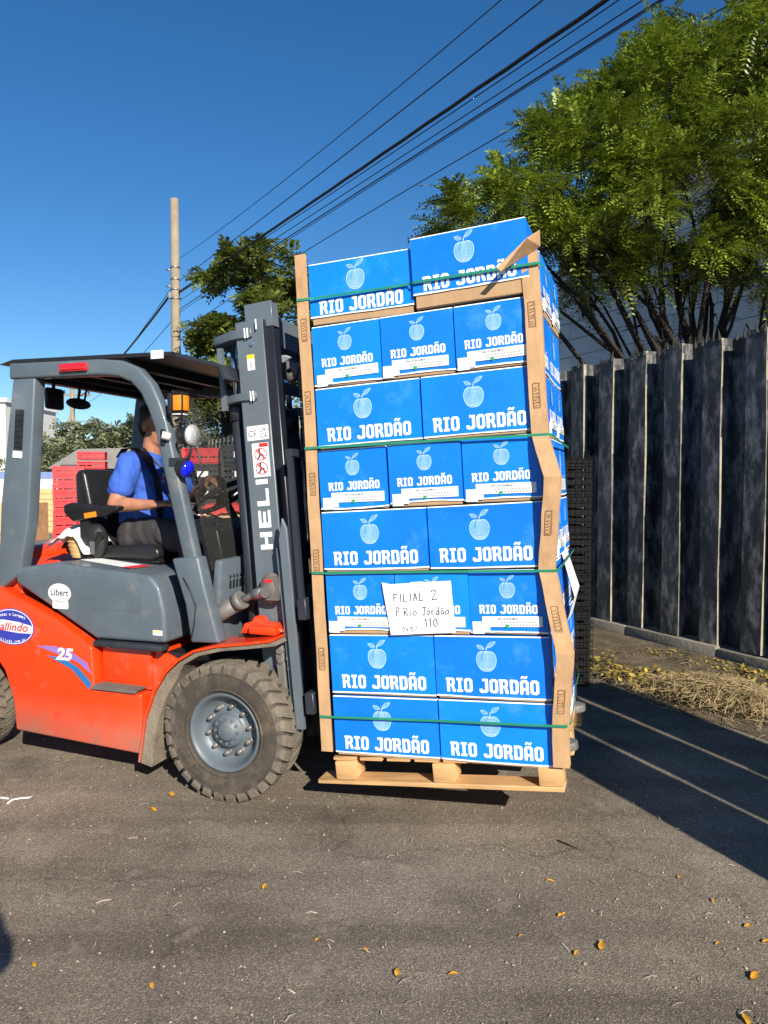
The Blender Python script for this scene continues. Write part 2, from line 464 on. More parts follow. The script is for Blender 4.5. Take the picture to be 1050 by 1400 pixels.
# ================================================================== GROUND
def asphalt_mat():
    m = bpy.data.materials.new('asphalt'); m.use_nodes = True
    nt = m.node_tree; N, L = nt.nodes, nt.links
    p = N['Principled BSDF']; p.inputs['Roughness'].default_value = .88; p.inputs['Specular IOR Level'].default_value = .25
    tc = N.new('ShaderNodeTexCoord'); V = tc.outputs['Object']
    def noise_(s, d=6, r=.6):
        n = N.new('ShaderNodeTexNoise'); n.inputs['Scale'].default_value = s; n.inputs['Detail'].default_value = d; n.inputs['Roughness'].default_value = r
        L.new(V, n.inputs['Vector']); return n.outputs['Fac']
    def ramp(x, stops):
        r = N.new('ShaderNodeValToRGB'); el = r.color_ramp.elements
        el[0].position, el[0].color = stops[0][0], (*stops[0][1], 1); el[1].position, el[1].color = stops[-1][0], (*stops[-1][1], 1)
        for q, c in stops[1:-1]:
            e = el.new(q); e.color = (*c, 1)
        L.new(x, r.inputs[0]); return r.outputs[0]
    def mixc(kind, f, a, b):
        x = N.new('ShaderNodeMix'); x.data_type = 'RGBA'; x.blend_type = kind
        if hasattr(f, 'is_linked'): L.new(f, x.inputs['Factor'])
        else: x.inputs['Factor'].default_value = f
        L.new(a, x.inputs['A'])
        if hasattr(b, 'is_linked'): L.new(b, x.inputs['B'])
        else: x.inputs['B'].default_value = (*b, 1)
        return x.outputs['Result']
    base = ramp(noise_(.9, 8, .65), [(.32, (.150, .124, .096)), (.5, (.205, .172, .134)), (.7, (.265, .224, .174))])
    # aggregate
    vo = N.new('ShaderNodeTexVoronoi'); vo.inputs['Scale'].default_value = 260; L.new(V, vo.inputs['Vector'])
    sx = N.new('ShaderNodeSeparateColor'); L.new(vo.outputs['Color'], sx.inputs[0])
    agg = ramp(sx.outputs[0], [(0, (.38, .38, .38)), (.55, (.92, .92, .9)), (.86, (1.2, 1.18, 1.12)), (1, (2.3, 2.2, 2.05))])
    c = mixc('MULTIPLY', .8, base, agg)
    fine = ramp(noise_(330, 3, .7), [(.3, (.6, .6, .6)), (.7, (1.4, 1.4, 1.4))])
    c = mixc('MULTIPLY', .6, c, fine)
    # worn tyre tracks and oily patches
    wv = ramp(noise_(2.2, 5, .55), [(.52, (1, 1, 1)), (.66, (.70, .69, .68)), (.8, (.55, .55, .55))])
    c = mixc('MULTIPLY', .75, c, wv)
    big = ramp(noise_(.35, 4, .5), [(.35, (.82, .81, .8)), (.65, (1.12, 1.12, 1.1))]); c = mixc('MULTIPLY', 1.0, c, big)
    spot = ramp(noise_(9, 3, .5), [(.70, (1, 1, 1)), (.76, (.5, .49, .48))]); c = mixc('MULTIPLY', .8, c, spot)
    mp = N.new('ShaderNodeMapping'); mp.inputs['Rotation'].default_value = (0, 0, R(19.5)); mp.inputs['Scale'].default_value = (.22, 2.6, 1); L.new(V, mp.inputs['Vector'])
    tk = N.new('ShaderNodeTexNoise'); tk.inputs['Scale'].default_value = 1.6; tk.inputs['Detail'].default_value = 7; L.new(mp.outputs[0], tk.inputs['Vector'])
    c = mixc('MULTIPLY', .8, c, ramp(tk.outputs['Fac'], [(.36, (.70, .69, .68)), (.5, (1, 1, 1)), (.68, (1.16, 1.15, 1.12))]))     # tyre-worn streaks
    wc_ = N.new('ShaderNodeTexVoronoi'); wc_.feature = 'DISTANCE_TO_EDGE'; wc_.inputs['Scale'].default_value = .55
    wa_ = N.new('ShaderNodeVectorMath'); wa_.operation = 'ADD'; nz_ = N.new('ShaderNodeTexNoise'); nz_.inputs['Scale'].default_value = 2.5; nz_.inputs['Detail'].default_value = 6
    L.new(V, nz_.inputs['Vector']); sc_ = N.new('ShaderNodeVectorMath'); sc_.operation = 'SCALE'; sc_.inputs['Scale'].default_value = .7; L.new(nz_.outputs['Color'], sc_.inputs[0])
    L.new(V, wa_.inputs[0]); L.new(sc_.outputs[0], wa_.inputs[1]); L.new(wa_.outputs[0], wc_.inputs['Vector'])
    c = mixc('MULTIPLY', .5, c, ramp(wc_.outputs['Distance'], [(.0, (.35, .34, .33)), (.0035, (.8, .8, .8)), (.007, (1, 1, 1))]))   # hairline cracks
    pale = ramp(noise_(5.5, 7, .7), [(.58, (0, 0, 0)), (.78, (1, 1, 1))])
    c = mixc('MIX', pale, c, (.30, .25, .19))
    L.new(c, p.inputs['Base Color'])
    bp = N.new('ShaderNodeBump'); bp.inputs['Strength'].default_value = .55; bp.inputs['Distance'].default_value = .004
    ad = N.new('ShaderNodeMath'); ad.operation = 'ADD'
    L.new(vo.outputs['Distance'], ad.inputs[0]); L.new(noise_(200, 5, .7), ad.inputs[1]); L.new(ad.outputs[0], bp.inputs['Height'])
    L.new(bp.outputs[0], p.inputs['Normal'])
    MATS['asphalt'] = m
    # earth along the fence
    m = bpy.data.materials.new('earth'); m.use_nodes = True
    nt = m.node_tree; N, L = nt.nodes, nt.links
    p = N['Principled BSDF']; p.inputs['Roughness'].default_value = .95; p.inputs['Specular IOR Level'].default_value = .15
    tc = N.new('ShaderNodeTexCoord'); V = tc.outputs['Object']
    base = ramp(noise_(3.5, 9, .7), [(.3, (.055, .045, .032)), (.5, (.12, .095, .065)), (.7, (.2, .16, .105))])
    bits = ramp(noise_(70, 4, .7), [(.4, (.6, .6, .6)), (.6, (1.4, 1.35, 1.2))])
    c = mixc('MULTIPLY', .7, base, bits); L.new(c, p.inputs['Base Color'])
    bp = N.new('ShaderNodeBump'); bp.inputs['Strength'].default_value = .8; bp.inputs['Distance'].default_value = .02
    L.new(noise_(40, 6, .7), bp.inputs['Height']); L.new(bp.outputs[0], p.inputs['Normal'])
    MATS['earth'] = m
asphalt_mat()

g = MB(); g.quad([(-500, -500, 0), (500, -500, 0), (500, 900, 0), (-500, 900, 0)])
tag(g.obj('asphalt_ground', 'asphalt'), kind='structure')

# strip of earth with litter at the foot of the fence
b = MB()
S0, S1, NS = -6.0, 22.0, 90
rows = []
for i in range(NS + 1):
    s = S0 + (S1 - S0) * i / NS
    e = 4.0 + .22 * noise.noise((s * .8, 3.1, 0)) + .07 * noise.noise((s * 4, 1.7, 0))
    rows.append([fpt(e, s, .004), fpt(e + .12, s, .016), fpt((e + 5.28) / 2, s, .035 + .015 * noise.noise((s * 2, 9, 0))), fpt(5.29, s, .05)])
vs = [p for r_ in rows for p in r_]
fs = [(i * 4 + j, i * 4 + j + 1, i * 4 + 5 + j, i * 4 + 4 + j) for i in range(NS) for j in range(3)]
b.add(vs, [tuple(reversed(f)) for f in fs], 0, None, True)
tag(b.obj('earth_verge', 'earth'), kind='structure')

# ================================================================== FENCE
fence = thing('sheet_metal_fence', 'tall black fence of weathered ridged metal sheets with spikes along the top', 'fence', fpt(FENCE_N, 0))
FM = Matrix(((FU.x, -FN.x, 0, 0), (FU.y, -FN.y, 0, 0), (0, 0, 1, 0), (0, 0, 0, 1)))   # local x along the fence, local y towards the yard
PER, RIDGE, DEP, FH = .41, .185, .125, 2.74
def fence_panel(seed):
    rr = random.Random(seed)
    m = MB()
    # profile along x: flat back, near flank, ridge, far flank
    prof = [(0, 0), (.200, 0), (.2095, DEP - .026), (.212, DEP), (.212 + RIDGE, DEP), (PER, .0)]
    t = .006
    n = len(prof)
    levels = [0.13, .7, 1.3, 1.9, 2.45, FH - .07, FH]
    dent = {}
    for li, z in enumerate(levels):
        for pi_, (x, y) in enumerate(prof):
            edge = pi_ in (0, n - 1)
            dx = 0 if edge else rr.uniform(-.006, .006); dy = 0 if edge else rr.uniform(-.005, .005)
            dent[(li, pi_)] = (x + dx, y + dy)
    vs = []
    for side in (0, 1):
        for li, z in enumerate(levels):
            for pi_ in range(n):
                x, y = dent[(li, pi_)]
                vs.append((x, y - side * t, z))
    nl = len(levels)
    fs = []; pale = set()
    for li in range(nl - 1):
        for k in range(n - 1):
            a = li * n + k
            if k == 2: pale.add(len(fs))  # outer strip of the near flank carries the painted sunlight
            fs.append((a, a + 1, a + n + 1, a + n))
            c = nl * n + a
            fs.append((c + n, c + n + 1, c + 1, c))
    for k in range(n - 1):
        a = (nl - 1) * n + k; c = nl * n + a
        fs.append((a, a + 1, c + 1, c)); fs.append((k + 1, k, nl * n + k, nl * n + k + 1))
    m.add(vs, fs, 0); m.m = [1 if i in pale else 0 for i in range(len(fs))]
    return m.mesh('fence_panel', ['fence_sheet', 'fence_sunlit_edge'])
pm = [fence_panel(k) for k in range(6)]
s = -2.2; k = 0
while s < 21.5:
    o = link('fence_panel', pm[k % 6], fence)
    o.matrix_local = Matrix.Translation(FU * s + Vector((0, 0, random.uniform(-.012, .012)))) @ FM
    s += PER; k += 1
# bottom and top rails behind the sheets, posts
b = MB()
b.box(-2.3, 21.6, -.09, -.03, 2.2, 2.28, 0, FM); b.box(-2.3, 21.6, -.09, -.03, .5, .58, 0, FM)
b.obj('rail', 'fence_rust', fence)
for q in range(9):
    b = MB(); b.box(-2 + q * 2.9, -1.9 + q * 2.9, -.19, -.092, 0, 2.7, 0, FM); b.obj('post', 'fence_rust', fence)
b = MB()
s = -2.2
while s < 21.5:
    for (x, y) in ((.03, .0), (.10, .0), (.17, .0), (.235, DEP), (.30, DEP), (.37, DEP)):
        if random.random() < .3 and s > 5: continue
        h_ = random.uniform(.05, .085); w = random.uniform(.016, .024); dx = random.uniform(-.012, .012); dy = random.uniform(-.02, .02)
        z0 = FH - .025
        b.add([(s + x - w, y + .003, z0), (s + x + w, y + .003, z0), (s + x, y + .009, z0), (s + x + dx, y + .005 + dy, z0 + h_ + .03)],
              [(0, 1, 3), (1, 2, 3), (2, 0, 3)], 0, FM)
    s += PER
tag(b.obj('spike', 'fence_rust', fence), kind='stuff')
b = MB()
i = -6.0
while i < 21.5:
    ln = random.uniform(.9, 1.15)
    b.box(i + .006, i + ln, -.05, .16, -.05, .125 + random.uniform(-.008, .01), 0, FM)
    i += ln
o = b.obj('fence_kerb', 'kerb', None, bevel=.012); o.location = fpt(FENCE_N, 0); tag(o, kind='structure')

# straw heap and dead leaves on the verge
def blades(name, pts, mats, lmin, lmax, w, lift, label=None):
    V, Q = [], []
    for (p, zz) in pts:
        a = random.uniform(0, pi); L_ = random.uniform(lmin, lmax); pit = random.uniform(-lift, lift)
        d = Vector((cos(a) * cos(pit), sin(a) * cos(pit), sin(pit))) * L_ / 2
        q = Vector((-sin(a), cos(a), random.uniform(-.5, .5))) * w * random.uniform(.6, 1.4)
        c = Vector((p.x, p.y, zz)); bend = Vector((0, 0, random.uniform(0, .18) * L_))
        o = len(V)
        V += [c - d - q, c - d + q, c + bend - q, c + bend + q, c + d - q, c + d + q]
        Q += [(o, o + 2, o + 3, o + 1), (o + 2, o + 4, o + 5, o + 3)]
    o = link(name, big_mesh(name, np.array([tuple(v) for v in V]), np.array(Q), mats))
    return tag(o, label, kind='stuff')
pts = []
for _ in range(4800):                                  # the heap of straw
    a = random.gauss(0, 1); c = random.gauss(0, 1)
    s = 3.32 + a * .27; n = 4.34 + c * .15 - .05 * a
    r2 = ((s - 3.32) / .48) ** 2 + ((n - 4.34) / .32) ** 2
    pts.append((fpt(n, s), .02 + max(0, .15 * (1 - r2 * .6)) * random.random() ** .5))
for _ in range(110):
    s = random.uniform(1.6, 5.6); n = 4.45 + random.gauss(0, .28)
    pts.append((fpt(n, s), .03 + .03 * random.random()))
tag(blades('straw', pts, ['straw'], .06, .24, .0017, .35), 'pale dry straw heaped on the verge by the black fence')
pts = []
for _ in range(6000):
    s = 3.4 + 6 * random.random() ** 1.5; n = random.uniform(4.05, 5.25)
    if noise.noise((s * 1.3, n * 2.2, 0)) < random.uniform(-.25, .35): continue
    pts.append((fpt(n, s), .035 + .03 * random.random()))
V, Q = [], []
for p, zz in pts:
    a = random.uniform(0, 2 * pi); L_ = random.uniform(.012, .034); t_ = random.uniform(-.6, .6)
    e = Vector((cos(a), sin(a), t_)) * L_; q = Vector((-sin(a), cos(a), random.uniform(-.6, .6))) * L_ * .45
    c = Vector((p.x, p.y, zz)); o = len(V)
    V += [c - e, c + q, c + e, c - q]; Q.append((o, o + 1, o + 2, o + 3))
tag(link('leaf_litter', big_mesh('leaf_litter', np.array([tuple(v) for v in V]), np.array(Q), ['dry_leaf_dull'])), 'dull yellow leaf litter along the foot of the fence', kind='stuff')

# fine bits of straw and grit on the asphalt
pts = []
for _ in range(900):
    y = random.uniform(1.6, 9); x = random.uniform(-.62, .62) * y
    pts.append((Vector((x, y, 0)), .006))
blades('straw_bits', pts, ['litter_pale'], .008, .05, .0011, .08)
V, Q = [], []
for _ in range(1500):
    y = random.uniform(1.6, 8) ; x = random.uniform(-.62, .62) * y; r_ = random.uniform(.002, .006); a = random.uniform(0, pi)
    o = len(V)
    for k in range(4):
        V.append((x + r_ * cos(a + k * pi / 2) * random.uniform(.6, 1.3), y + r_ * sin(a + k * pi / 2), .003))
    V.append((x, y, .003 + r_ * .9)); V.append((x + r_ * .3, y, .003 + r_ * .9))
    Q += [(o, o + 1, o + 5, o + 4), (o + 1, o + 2, o + 4, o + 5), (o + 2, o + 3, o + 5, o + 4), (o + 3, o, o + 4, o + 5)]
tag(link('grit', big_mesh('grit', np.array(V), np.array(Q), ['litter_pale'])), kind='stuff')

# ================================================================== WAREHOUSE behind the fence
wh = thing('warehouse', 'pale grey block-walled warehouse seen through branches over the fence', 'building', fpt(12.5, 6))
WM = Matrix(((FU.x, -FN.x, 0, 0), (FU.y, -FN.y, 0, 0), (0, 0, 1, 0), (0, 0, 0, 1)))
x0w, x1w = -14.0, 8.5
b = MB(); b.box(x0w, x1w, -9, -.10, 0, 7.6, 0, WM); b.obj('wall_core', 'warehouse', wh)
bw, bh = 2.1, .42
mesh_c = {}
for r_ in range(18):
    z = r_ * bh
    x = x0w + (0 if r_ % 2 else -bw / 2)
    while x < x1w:
        xa, xb = max(x, x0w) + .008, min(x + bw, x1w) - .008
        if xb - xa > .1:
            key = round(xb - xa, 2)
            if key not in mesh_c:
                m = MB(); m.box(0, xb - xa, -.10, 0, .008, bh - .008); mesh_c[key] = m.mesh('wall_block', ['warehouse'])
            o = link('wall_block', mesh_c[key], wh); o.matrix_local = WM @ Matrix.Translation((xa, random.uniform(-.008, .008), z))
        x += bw
b = MB(); b.box(x0w - .4, x1w + .5, -9.5, .55, 7.6, 7.78, 0, WM); b.obj('roof', 'warehouse_trim', wh)
b = MB(); b.box(x1w - .5, x1w + .8, .02, .4, 3.75, 3.95, 0, WM); b.box(x1w - .9, x1w + .4, .02, .3, 3.2, 3.3, 0, WM); b.obj('gutter', 'warehouse_trim', wh)

# ================================================================== TREES
def frond_mesh(name, centers, dirs, ups, size, pairs, mats, lw=.34, droop=.35, jit=.25):
    """pinnate leaf sprays: a row of leaflets both sides of a drooping stalk"""
    C = np.asarray(centers, float); D = np.asarray(dirs, float); U = np.asarray(ups, float)
    n = len(C)
    D /= np.linalg.norm(D, axis=1, keepdims=True)
    S_ = np.cross(D, U); S_ /= np.linalg.norm(S_, axis=1, keepdims=True) + 1e-9
    N_ = np.cross(S_, D)
    size = size * rng.uniform(.65, 1.3, n)
    V = []
    for k in range(pairs):
        t = (k + .6) / pairs
        base = C + D * (size * t)[:, None] + np.array([0, 0, -1.0]) * (droop * size * t * t)[:, None]
        ll = size * lw * (1 - .55 * abs(t - .45)) * rng.uniform(.8, 1.2, n)
        for sgn in (-1, 1):
            a = S_ * sgn * .87 + D * .5 - N_ * rng.uniform(-.05, .45, n)[:, None] + rng.normal(0, jit * .4, (n, 3))
            a /= np.linalg.norm(a, axis=1, keepdims=True)
            w = np.cross(a, N_); w /= np.linalg.norm(w, axis=1, keepdims=True) + 1e-9
            p0 = base; p2 = base + a * ll[:, None]; mid = base + a * (ll * .5)[:, None]
            hw = (ll * .23)[:, None]
            V.append(np.stack([p0, mid + w * hw, p2, mid - w * hw], 1))
    V = np.concatenate(V, 0).reshape(-1, 3)
    Q = np.arange(len(V)).reshape(-1, 4)
    return big_mesh(name, V, Q, mats)

def branch_tree(base, trunk_h, trunk_r, lobes, seed, nlimb, droop=0.0):
    """trunk and limbs reaching into the lobes of the crown; returns tubes and twig ends"""
    rr = random.Random(seed)
    mb = MB(); tips = []
    base = Vector(base)
    top = base + Vector((rr.uniform(-.2, .2), rr.uniform(-.2, .2), trunk_h))
    mb.tube([base, base.lerp(top, .5) + Vector((rr.uniform(-.05, .05), 0, 0)), top], [trunk_r * 1.25, trunk_r, trunk_r * .85], 10)
    for c, r_ in lobes:
        c = Vector(c)
        for q in range(nlimb):
            end = c + Vector((rr.uniform(-.6, .6) * r_[0], rr.uniform(-.6, .6) * r_[1], rr.uniform(-.55, .35) * r_[2]))
            st = base.lerp(top, rr.uniform(.75, 1.0))
            mid = st.lerp(end, .45) + Vector((rr.uniform(-.3, .3), rr.uniform(-.3, .3), -.10 * (end - st).length * rr.uniform(.2, 1)))
            path = [st, st.lerp(mid, .5) + Vector((rr.uniform(-.08, .08), rr.uniform(-.08, .08), rr.uniform(-.05, .1))), mid, mid.lerp(end, .5) + Vector((rr.uniform(-.15, .15), rr.uniform(-.15, .15), .05)), end]
            r0 = trunk_r * rr.uniform(.2, .52)
            mb.tube(path, [r0, r0 * .8, r0 * .6, r0 * .4, r0 * .15], 7)
            tips.append(end)
            for w in range(5):
                k = rr.uniform(.3, .95)
                seg = min(3, int(k * 4)); p = path[seg].lerp(path[seg + 1], k * 4 - seg)
                e = p + Vector((rr.uniform(-1, 1), rr.uniform(-1, 1), rr.uniform(-.2, .9))) * rr.uniform(.4, .95) * .42 * min(r_)
                m2 = p.lerp(e, .5) + Vector((rr.uniform(-.1, .1), rr.uniform(-.1, .1), rr.uniform(-.05, .1)))
                mb.tube([p, m2, e], [r0 * .3, r0 * .2, r0 * .07], 5, caps=False)
                tips.append(e)
                for w2 in range(2):
                    e2 = e + Vector((rr.uniform(-1, 1), rr.uniform(-1, 1), rr.uniform(-.4, .6))) * .22 * min(r_)
                    mb.tube([m2, e2], [r0 * .12, r0 * .04], 4, caps=False)
    return mb, tips

def crown_points(lobes, n, seed, low=-.25, inner=.25):
    """points in clumps near the skin of each lobe, denser on top"""
    r_ = np.random.default_rng(seed)
    vol = np.array([a[1][0] * a[1][1] * a[1][2] for a in lobes]) ** .67
    cnt = np.round(n * vol / vol.sum()).astype(int)
    P, D = [], []
    for (c, rad), k in zip(lobes, cnt):
        ncl = max(6, k // 34)
        u = r_.normal(0, 1, (ncl * 3, 3)); u /= np.linalg.norm(u, axis=1, keepdims=True)
        u = u[u[:, 2] > low + r_.uniform(-.25, .25, len(u))][:ncl]
        cc = u * r_.uniform(.72, 1.06, (len(u), 1))
        idx = r_.integers(0, len(u), k)
        p = cc[idx] + r_.normal(0, .105, (k, 3)) * np.array([1, 1, .62])
        far = r_.random(k) < inner
        p[far] *= r_.uniform(.45, .9, (far.sum(), 1))
        P.append(np.array(c) + p * np.array(rad))
        d = u[idx] * np.array([1, 1, .45]) + r_.normal(0, .55, (k, 3)); d[:, 2] += .05
        D.append(d)
    return np.concatenate(P), np.concatenate(D)

def tree(label, base, trunk_h, trunk_r, lobes, n, size, pairs, lmat, seed, nlimb, low=-.25, lw=.34, group=None, inner=.25, name='leafy_tree'):
    t = thing(name, label, 'tree', base, 0, group)
    mb, tips = branch_tree(base, trunk_h, trunk_r, lobes, seed, nlimb)
    inv = Matrix.Translation(-Vector(base))
    o = mb.obj('trunk', 'bark', t); o.data.transform(inv)
    P, D = crown_points(lobes, n, seed, low, inner)
    U = np.tile([0, 0, 1.0], (len(P), 1)) + rng.normal(0, .35, (len(P), 3))
    me = frond_mesh('crown', P, D, U, size, pairs, [lmat], lw)
    me.transform(inv)
    link('crown', me, t)
    return t

def lobe(px, py, d, r_):
    px += 34; py += 26
    return (((px - 525) / 1000 * d, d, 1.52 + (660 - py) / 1000 * d), tuple(q * .92 for q in r_))
tree('large feathery green tree spreading over the black fence', (3.95, 9.3, 0), 2.6, .15,
     [lobe(605, 292, 8.0, (.36, .7, .26)), lobe(650, 285, 8.1, (.5, .8, .38)), lobe(700, 262, 8.2, (.75, .9, .5)), lobe(770, 215, 8.4, (.85, 1.1, .75)), lobe(830, 165, 8.6, (.8, 1.1, .85)), lobe(900, 125, 8.8, (.95, 1.2, .9)),
      lobe(990, 95, 9.0, (.95, 1.3, .8)), lobe(1090, 110, 9.0, (1.1, 1.3, .95)), lobe(860, 275, 8.0, (.95, 1, .7)), lobe(970, 235, 7.9, (1.05, 1, .75)), lobe(1065, 280, 8.2, (.9, 1, .75)),
      lobe(740, 330, 8.3, (.6, .8, .45)), lobe(770, 365, 8.5, (.6, .8, .42)), lobe(1050, 365, 8.6, (.6, .8, .36)), lobe(890, 345, 8.5, (.75, .8, .42)), lobe(1000, 345, 8.5, (.85, .9, .42)), lobe(1200, 200, 9.5, (1.3, 1.5, 1.2))],
     19500, .31, 10, 'leaf', 5, 2, low=-.2, lw=.17, inner=.08)
tree('mid-sized tree with a loose crown behind the forklift mast', (-5.0, 23.5, 0), 3.4, .2,
     [((-3.9, 23, 7.8), (1.5, 1.6, .85)), ((-2.8, 23, 6.7), (1.4, 1.5, .85)), ((-4.6, 23.2, 6.0), (1.25, 1.4, .7)), ((-3.4, 22.6, 4.6), (2.1, 1.5, .9)), ((-2.0, 23, 5.4), (1.3, 1.4, .8)), ((-4.9, 23, 4.3), (1.1, 1.2, .7))],
     4600, .42, 5, 'leaf_mid', 9, 3, lw=.5)
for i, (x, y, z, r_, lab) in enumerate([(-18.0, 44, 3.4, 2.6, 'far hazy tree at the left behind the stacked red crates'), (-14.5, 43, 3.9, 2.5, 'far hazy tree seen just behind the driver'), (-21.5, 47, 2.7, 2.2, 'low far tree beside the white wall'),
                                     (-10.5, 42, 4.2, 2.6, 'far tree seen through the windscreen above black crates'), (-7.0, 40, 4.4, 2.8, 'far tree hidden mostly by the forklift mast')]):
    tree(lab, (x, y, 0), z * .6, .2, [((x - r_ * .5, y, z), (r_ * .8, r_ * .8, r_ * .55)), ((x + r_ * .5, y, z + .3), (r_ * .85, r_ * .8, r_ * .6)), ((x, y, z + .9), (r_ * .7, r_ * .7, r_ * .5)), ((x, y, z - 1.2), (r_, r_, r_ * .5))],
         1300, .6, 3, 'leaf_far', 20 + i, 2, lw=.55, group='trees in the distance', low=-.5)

# ================================================================== POLES AND CABLES
PB = Vector((-7.05, 25.0, 0))
pole = thing('utility_pole', 'tall bare concrete utility pole rising behind the forklift cab', 'utility pole', PB)
b = MB(); b.tube([(0, 0, 0), (0, 0, 5), (0, 0, 11.05)], [.19, .165, .135], 14); b.obj('shaft', 'pole_concrete', pole)
b = MB(); b.box(-.22, -.13, -.05, .05, 7.75, 7.95); b.cyl((-.3, 0, 8.15), (-.14, 0, 8.15), .03, 8); b.cyl((-.3, 0, 8.7), (-.14, 0, 8.7), .03, 8); b.obj('bracket', 'steel', pole)
for z in (7.7, 8.0, 8.35, 8.75):
    b = MB(); b.lathe([(.160, z), (.166, z), (.166, z + .05), (.160, z + .05)], 14); b.cyl((.16, -.03, z + .025), (.21, -.03, z + .025), .015, 6); b.obj('clamp_band', 'steel', pole)
P2 = Vector((-23.3, 55, 0))
p2 = thing('utility_pole', 'slim far utility pole with a crossarm seen inside the cab opening', 'utility pole', P2)
b = MB(); b.tube([(0, 0, 0), (0, 0, 9.2)], [.22, .15], 10); b.obj('shaft', 'pole_concrete', p2)
b = MB(); b.box(-1.3, 1.3, -.07, .07, 8.0, 8.16); b.obj('crossarm', 'pole_concrete', p2)
b = MB()
for x in (-1.2, -.6, .6, 1.2): b.cyl((x, 0, 8.16), (x, 0, 8.42), .06, 8)
b.obj('insulator', 'cable_black', p2)
b = MB(); b.tube([(-2.6, 0, 0), (-.1, 0, 6.6)], [.16, .12], 8); b.obj('brace', 'pole_concrete', p2)

def wp(x, y, d):
    """the point at depth d on the line of sight through a pixel of the photograph"""
    P = R(-2.3); fw = Vector((0, cos(P), sin(P))); up = Vector((0, -sin(P), cos(P)))
    r_ = Vector((1, 0, 0)) * ((x - 525) / 1000) + up * ((700 - y) / 1000) + fw
    return Vector((0, 0, 1.52)) + r_ * (d / r_.y)
def cable(label, a, c, r_, sag, wob=0.0):
    """hangs from the pole at a, passes c overhead and runs on to the next pole behind the viewer"""
    a, c = Vector(a), Vector(c)
    e = a + (c - a) * (42.0 / (c - a).length)
    e.z = a.z
    t_c = (c - a).length / (e - a).length
    sg = sag if c is None else (a.z - c.z) / (4 * t_c * (1 - t_c))       # sag that makes it pass c
    mb = MB(); path = []
    for i in range(61):
        t = i / 60
        p = a.lerp(e, t); p.z = a.z - sg * 4 * t * (1 - t)
        if wob: p += Vector((0, 0, wob * sin(t * 190)))
        path.append(p - a)
    mb.tube(path, r_, 6)
    o = mb.obj('power_cable', 'cable_black'); o.location = a
    return tag(o, label, 'cable', 'overhead cables')
for (ya, xc, yc, d, r_, lab) in [
        (355, 685, 0, 10.4, .009, 'thin overhead cable, topmost and farthest from the tree'),
        (385, 742, 0, 10.2, .012, 'thin overhead cable just above the thick black one'),
        (400, 829, 0, 9.8, .034, 'thick twisted black overhead cable, the heaviest of all'),
        (402, 846, 0, 9.6, .010, 'thin overhead cable directly under the thick black one'),
        (412, 879, 0, 9.5, .010, 'second thin overhead cable beneath the thick black one'),
        (424, 903, 0, 9.5, .014, 'darker pair-like cable, third beneath the thick one'),
        (428, 908, 0, 9.4, .009, 'faint cable running tight below the darker pair-like one'),
        (455, 1003, 3, 9.0, .010, 'lowest overhead cable, passing in front of the big tree top')]:
    a = wp(243, ya, 25.0); a.x = PB.x + .0
    cable(lab, a + Vector((.16, -.1, 0)), wp(xc, yc, d), r_, .3, .01 if r_ > .03 else 0)
for ya, yb, r_, lab in [(402, 547, .04, 'thick black cable descending from the tall pole to the far pole'), (395, 556, .012, 'thin cable slanting down left from the tall pole'), (440, 560, .012, 'low thin cable slanting from the tall pole to the far pole')]:
    a = wp(243, ya, 25.0); a.x = PB.x - .16; c = wp(100, yb, 55.0)
    mb = MB(); path = []
    for i in range(25):
        t = i / 24; p = a.lerp(c, t); p.z -= .5 * 4 * t * (1 - t); path.append(p - a)
    mb.tube(path, r_, 5); o = mb.obj('power_cable', 'cable_black'); o.location = a; tag(o, lab, 'cable', 'overhead cables')

# ================================================================== FAR YARD
bd = thing('white_building', 'pale cream building at the far left edge behind the cab pillar', 'building', (-30.0, 52, 0))
b = MB(); b.box(-6, 3.2, 0, 8, 0, 7.2); b.obj('wall', 'white_wall', bd)
b = MB(); b.box(-6.2, 3.4, -.2, 8.2, 7.2, 7.5); b.obj('roof', 'warehouse_trim', bd)
wm = MB(); wm.box(-.5, .5, -.06, -.01, 0, 1.2); wme = wm.mesh('window', ['window_dark'])
for x in (-3.6, -1.4, .4, 2.2):
    for z in (1.4, 4.6):
        o = link('window', wme, bd); o.location = (x, 0, z)
ww = thing('yard_wall', 'low white yard wall with a blue band along its top', 'wall', (-15.2, 33, 0))
b = MB(); b.box(-3, 8.5, 0, .2, 0, 1.7); b.obj('wall_face', 'white_wall', ww)
b = MB(); b.box(-3, 8.5, -.02, .22, 1.7, 2.0); b.obj('blue_band', 'wall_blue', ww)
sh = thing('shed', 'low dark-roofed shed behind the stacked red crates', 'shed', (-12.2, 30.5, 0))
b = MB(); b.box(-1.4, 4.5, 0, 2, 0, 2.1); b.obj('wall', 'dark_paint', sh)
b = MB(); b.prism([(-1.7, 2.1), (4.8, 2.1), (3.6, 3.0), (-.4, 2.9)], -.3, 2.3); b.obj('roof', 'roof_sheet', sh)

